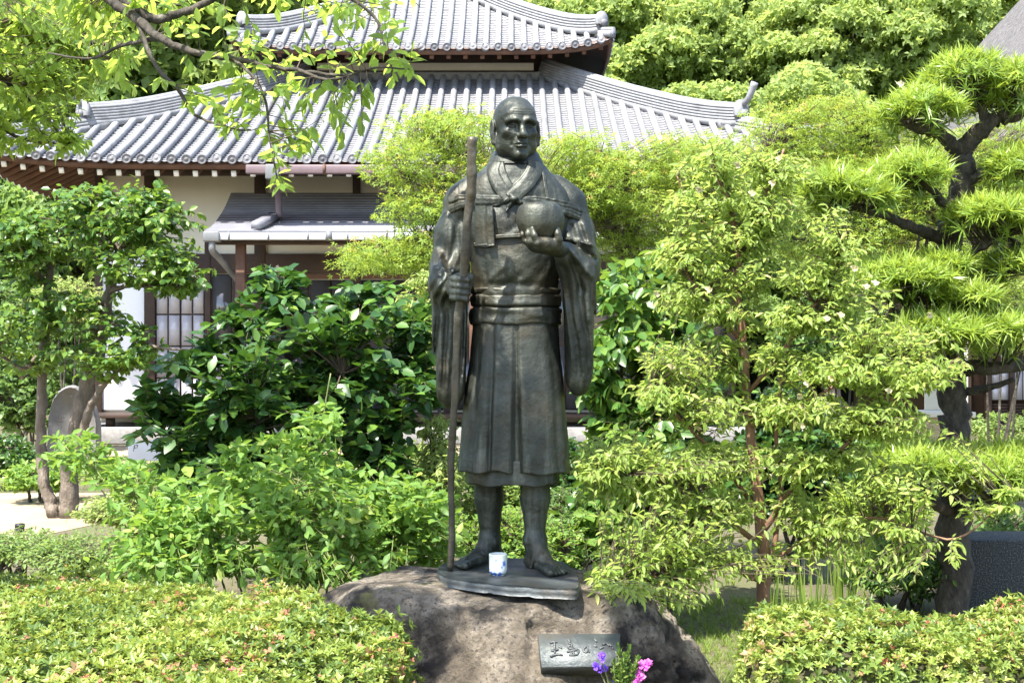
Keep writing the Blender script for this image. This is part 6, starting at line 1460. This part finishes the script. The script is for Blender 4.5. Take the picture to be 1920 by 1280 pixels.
def zr(x, y):
    z = 0.71+0.04*fbm(x+8, y, 0*x, 1.8, 2)+0.03*fbm(x, y, 0*x+4, 6, 2)
    edge = 0.68+0.06*np.sin(y*4)
    return z*sm((5.05-y)/0.25)*sm((y-4.0)/0.22)*sm((x-edge)/0.14)
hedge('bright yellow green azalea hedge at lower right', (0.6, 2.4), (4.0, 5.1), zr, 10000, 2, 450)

# ------------------------------------------------------------------ ground planting further back
for i, (px, py, Y, rx, ry, n, mt, sz, lab, tp) in enumerate((
        (20, 850, 15.5, 50, 40, 260, 'camellia', 0.06, 'dark glossy shrub left of the standing stone', 'kite_wide'), (75, 890, 14.2, 70, 28, 260, 'lesp', 0.07, 'pale leafy shrub at the foot of the left tree', 'kite'), (240, 880, 14.5, 120, 25, 420, 'lesp', 0.05, 'low yellow green shrubs before the white placard', 'kite'),
        (250, 950, 11.0, 110, 30, 380, 'wood_lt', 0.05, 'fine leaved low shrub behind the azalea hedge at left', 'kite'), (130, 560, 18.5, 90, 45, 420, 'wood_lt', 0.06, 'round pale shrub seen through the left tree', 'kite'), (40, 620, 20.5, 140, 110, 700, 'wood_dk', 0.10, 'dark evergreen mass at the left end of the temple veranda', 'kite_wide'), (60, 720, 19.0, 110, 90, 500, 'wood_dk', 0.09, 'shaded dark shrub behind the standing stone', 'kite_wide'),
        (1880, 560, 16.0, 90, 60, 420, 'wood_lt', 0.06, 'leafy shrub behind the pruned tree at the right edge', 'kite'), (1640, 860, 11.0, 130, 80, 520, 'camellia_lt', 0.07, 'broadleaf shrub behind the slender flowering tree', 'kite_wide'), (1480, 840, 9.5, 110, 130, 520, 'camellia', 0.08, 'dark shrub filling the gap behind the flowering tree trunk', 'kite_wide'), (1560, 620, 12.0, 120, 80, 420, 'wood_dk', 0.07, 'shaded shrub below the yellow green maple', 'kite_wide'), (900, 925, 9.2, 120, 70, 520, 'wood_md', 0.055, 'mid green shrub behind the statue skirt hem', 'kite'), (1060, 900, 9.0, 90, 80, 420, 'camellia', 0.06, 'dark shrub behind the statue right of the skirt', 'kite_wide'), (780, 880, 8.8, 80, 60, 380, 'wood_lt', 0.05, 'light shrub below the dark camellia beside the staff', 'kite'), (620, 930, 9.5, 220, 60, 520, 'camellia', 0.06, 'dark undergrowth beneath the large camellia', 'kite_wide'), (1690, 1050, 8.4, 110, 60, 420, 'camellia_lt', 0.05, 'leafy undergrowth left of the granite block', 'kite_slim'), (1880, 800, 19.0, 80, 30, 260, 'wood_md', 0.07, 'low shrub before the thatched house at the right edge', 'kite'), (180, 1035, 8.2, 130, 38, 620, 'wood_md', 0.036, 'fine leaved green shrub directly behind the left azalea hedge', 'kite'), (330, 1040, 7.6, 100, 40, 480, 'lesp', 0.045, 'leafy shrub at the left foot of the bush clover', 'kite'), (40, 1020, 9.0, 80, 28, 420, 'wood_md', 0.036, 'low green shrub beside the black bollard', 'kite'), (1900, 1000, 9.5, 70, 60, 300, 'wood_dk', 0.06, 'dark low shrub above the granite block', 'kite'))):
    g = P(px, py, Y); g[2] = 0
    simple_bush('garden_shrub', lab, g, [blob(px, py, Y, rx, ry, 0.5), blob(px+rx*0.5, py+ry*0.4, Y-0.1, rx*0.6, ry*0.6, 0.4), blob(px-rx*0.5, py+ry*0.3, Y-0.1, rx*0.6, ry*0.6, 0.4)], n, 8, sz, M[mt], tp, 0, 0.3, 5)
# iris-like tufts behind the flowering tree
TPL['blade'] = strap(0.028, 0.22)
for c0, lab in (((1.42, 7.6, 0.0), 'clump of upright sword shaped leaves just right of the flowering tree trunk'), ((1.66, 7.9, 0.0), 'clump of sword shaped leaves midway between the flowering tree trunk and the granite block'), ((1.92, 8.2, 0.0), 'clump of sword shaped leaves nearest the podocarpus trunk')):
    c0 = np.array(c0); n = 20; a = rng.uniform(0, 6.28, n); dr = unit(np.stack([np.cos(a)*0.35, np.sin(a)*0.35, np.ones(n)], -1)+rng.normal(0, 0.08, (n, 3)))
    t_ = thing('iris_clump', lab, 'plant', c0)
    V, F, rr = leaf_batch('blade', c0+np.stack([np.cos(a), np.sin(a), 0*a], -1)*0.04, dr, np.stack([np.cos(a), np.sin(a), 0.3+0*a], -1), rng.uniform(0.30, 0.50, n), rng.random(n)); mk('sword_leaves', V, F, M['grass'], t_, rnd=rr, kind='stuff')
# lawn and ground cover
n = 4500; gp = np.stack([rng.uniform(0.65, 1.9, n), rng.uniform(5.3, 8.8, n), np.zeros(n)], -1); LV = Leaves(); LV.add(gp, unit(np.array([0, 0, 1.0])+rng.normal(0, 0.2, (n, 3))), rvec(n)+[0, 0, 0.01], rng.uniform(0.03, 0.07, n))
p_, d_, n_, s_, r_ = [np.concatenate(q) for q in (LV.p, LV.d, LV.n, LV.s, LV.r)]; V, F, rr = leaf_batch('grass', p_, d_, n_, s_, r_)
tag(mk('lawn', V, F, M['grass'], None, rnd=rr), 'short sunlit grass behind the boulder and right hedge', 'grass', kind='stuff')
n = 5500; gp = np.stack([rng.uniform(-8, 8, n), rng.uniform(8, 16.4, n), np.zeros(n)], -1); ok = ~((gp[:, 0] < -3.6) & (gp[:, 1] > 11.2) & (gp[:, 1] < 15.0)); gp = gp[ok]; n = len(gp)
V, F, rr = leaf_batch('grass', gp, unit(np.array([0, 0, 1.0])+rng.normal(0, 0.25, (n, 3))), rvec(n), rng.uniform(0.05, 0.12, n), rng.random(n))
tag(mk('ground_cover', V, F, M['grass'], None, rnd=rr), 'low grassy ground cover across the garden behind the statue', 'grass', kind='stuff')

# ------------------------------------------------------------------ flower offering in front of the boulder
FY = 4.52
vs = thing('flower_offering', 'bunch of purple and magenta flowers with a cypress sprig before the plaque', 'flowers', (P(1160, 0, FY)[0], FY, 0))
M['vase'] = surf('bamboo_vase', [(0.3,(0.10,0.12,0.05)),(0.7,(0.18,0.19,0.08))], 9, 0.5)
M['purple'] = leaf_mat('purple_petal', [(0, (0.13,0.05,0.45)), (1, (0.24,0.12,0.62))], (0.3,0.15,0.7), 0.3, 0.6, 0.2)
M['magenta'] = leaf_mat('magenta_petal', [(0, (0.58,0.09,0.46)), (1, (0.72,0.22,0.62))], (0.8,0.25,0.7), 0.3, 0.6, 0.2)
M['cypress'] = leaf_mat('cypress_scale', [(0, (0.05,0.11,0.02)), (0.7, (0.10,0.17,0.03)), (1, (0.16,0.22,0.05))], (0.25,0.4,0.04), 0.25, 0.5, 0.3)
bx = P(1160, 0, FY)[0]
V, F = tubes(np.array([[(bx, FY, 0.0), (bx, FY, 0.36), (bx, FY, 0.365)]]), np.array([[0.04, 0.04, 0.034]]), 20); mk('vase', V, F, M['vase'], vs)
def stem(e): 
    V, F = tube1([(bx, FY, 0.34), (np.array([bx, FY, 0.36])+e)/2+[0, 0, 0.02], e], [0.003, 0.0022, 0.0018], 6, 10); mk('stem', V, F, M['twig_green'], vs)
pet = whorl(kite6(0.75, 0.25, -0.2), 7, 0.35, 0.3, 12, (0.7, 1.1))
for px, py, r, mt, nn in ((1127, 1234, 0.016, 'purple', 5), (1124, 1255, 0.018, 'purple', 6), (1134, 1252, 0.014, 'purple', 4), (1152, 1280, 0.013, 'purple', 4), (1212, 1250, 0.021, 'magenta', 5), (1196, 1268, 0.021, 'magenta', 5), (1192, 1282, 0.016, 'magenta', 3)):
    c0 = P(px, py, FY-0.03+0.05*rng.random()); stem(c0); parts = []
    for k in range(nn):
        ax = unit(np.array([rng.normal(0, .6), -0.5+rng.normal(0, .5), 0.7])); parts.append((pet[0]@rotm(ax, np.array([0.2, 1, 0.3])).T*r*rng.uniform(0.7, 1.05)+c0+rng.normal(0, r*0.35, 3), pet[1]))
    V, F = merge(parts); mk('blossom', V, F, M[mt], vs, rnd=rng.random(len(V)))
for k, (px, py) in enumerate(((1160, 1213), (1180, 1212), (1196, 1232), (1150, 1240), (1170, 1230), (1186, 1250), (1165, 1255))):
    e = P(px, py, FY+0.02*rng.normal()); stem(e); m = 150; t = rng.random(m)**0.8; s0 = np.array([bx, FY, 0.40]); a = s0+(e-s0)*t[:, None]
    d_ = unit((e-s0)[None]*3+rng.normal(0, 0.5, (m, 3))+[0, 0, 0.5]); q = a+unit(np.cross(d_, rvec(m)))*(0.018*(1.1-t))[:, None]*rng.random((m, 1))
    V, F, rr = leaf_batch('kite', q, d_, rvec(m), rng.uniform(0.012, 0.022, m), rng.random(m)); mk('cypress_sprig', V, F, M['cypress'], vs, rnd=rr)
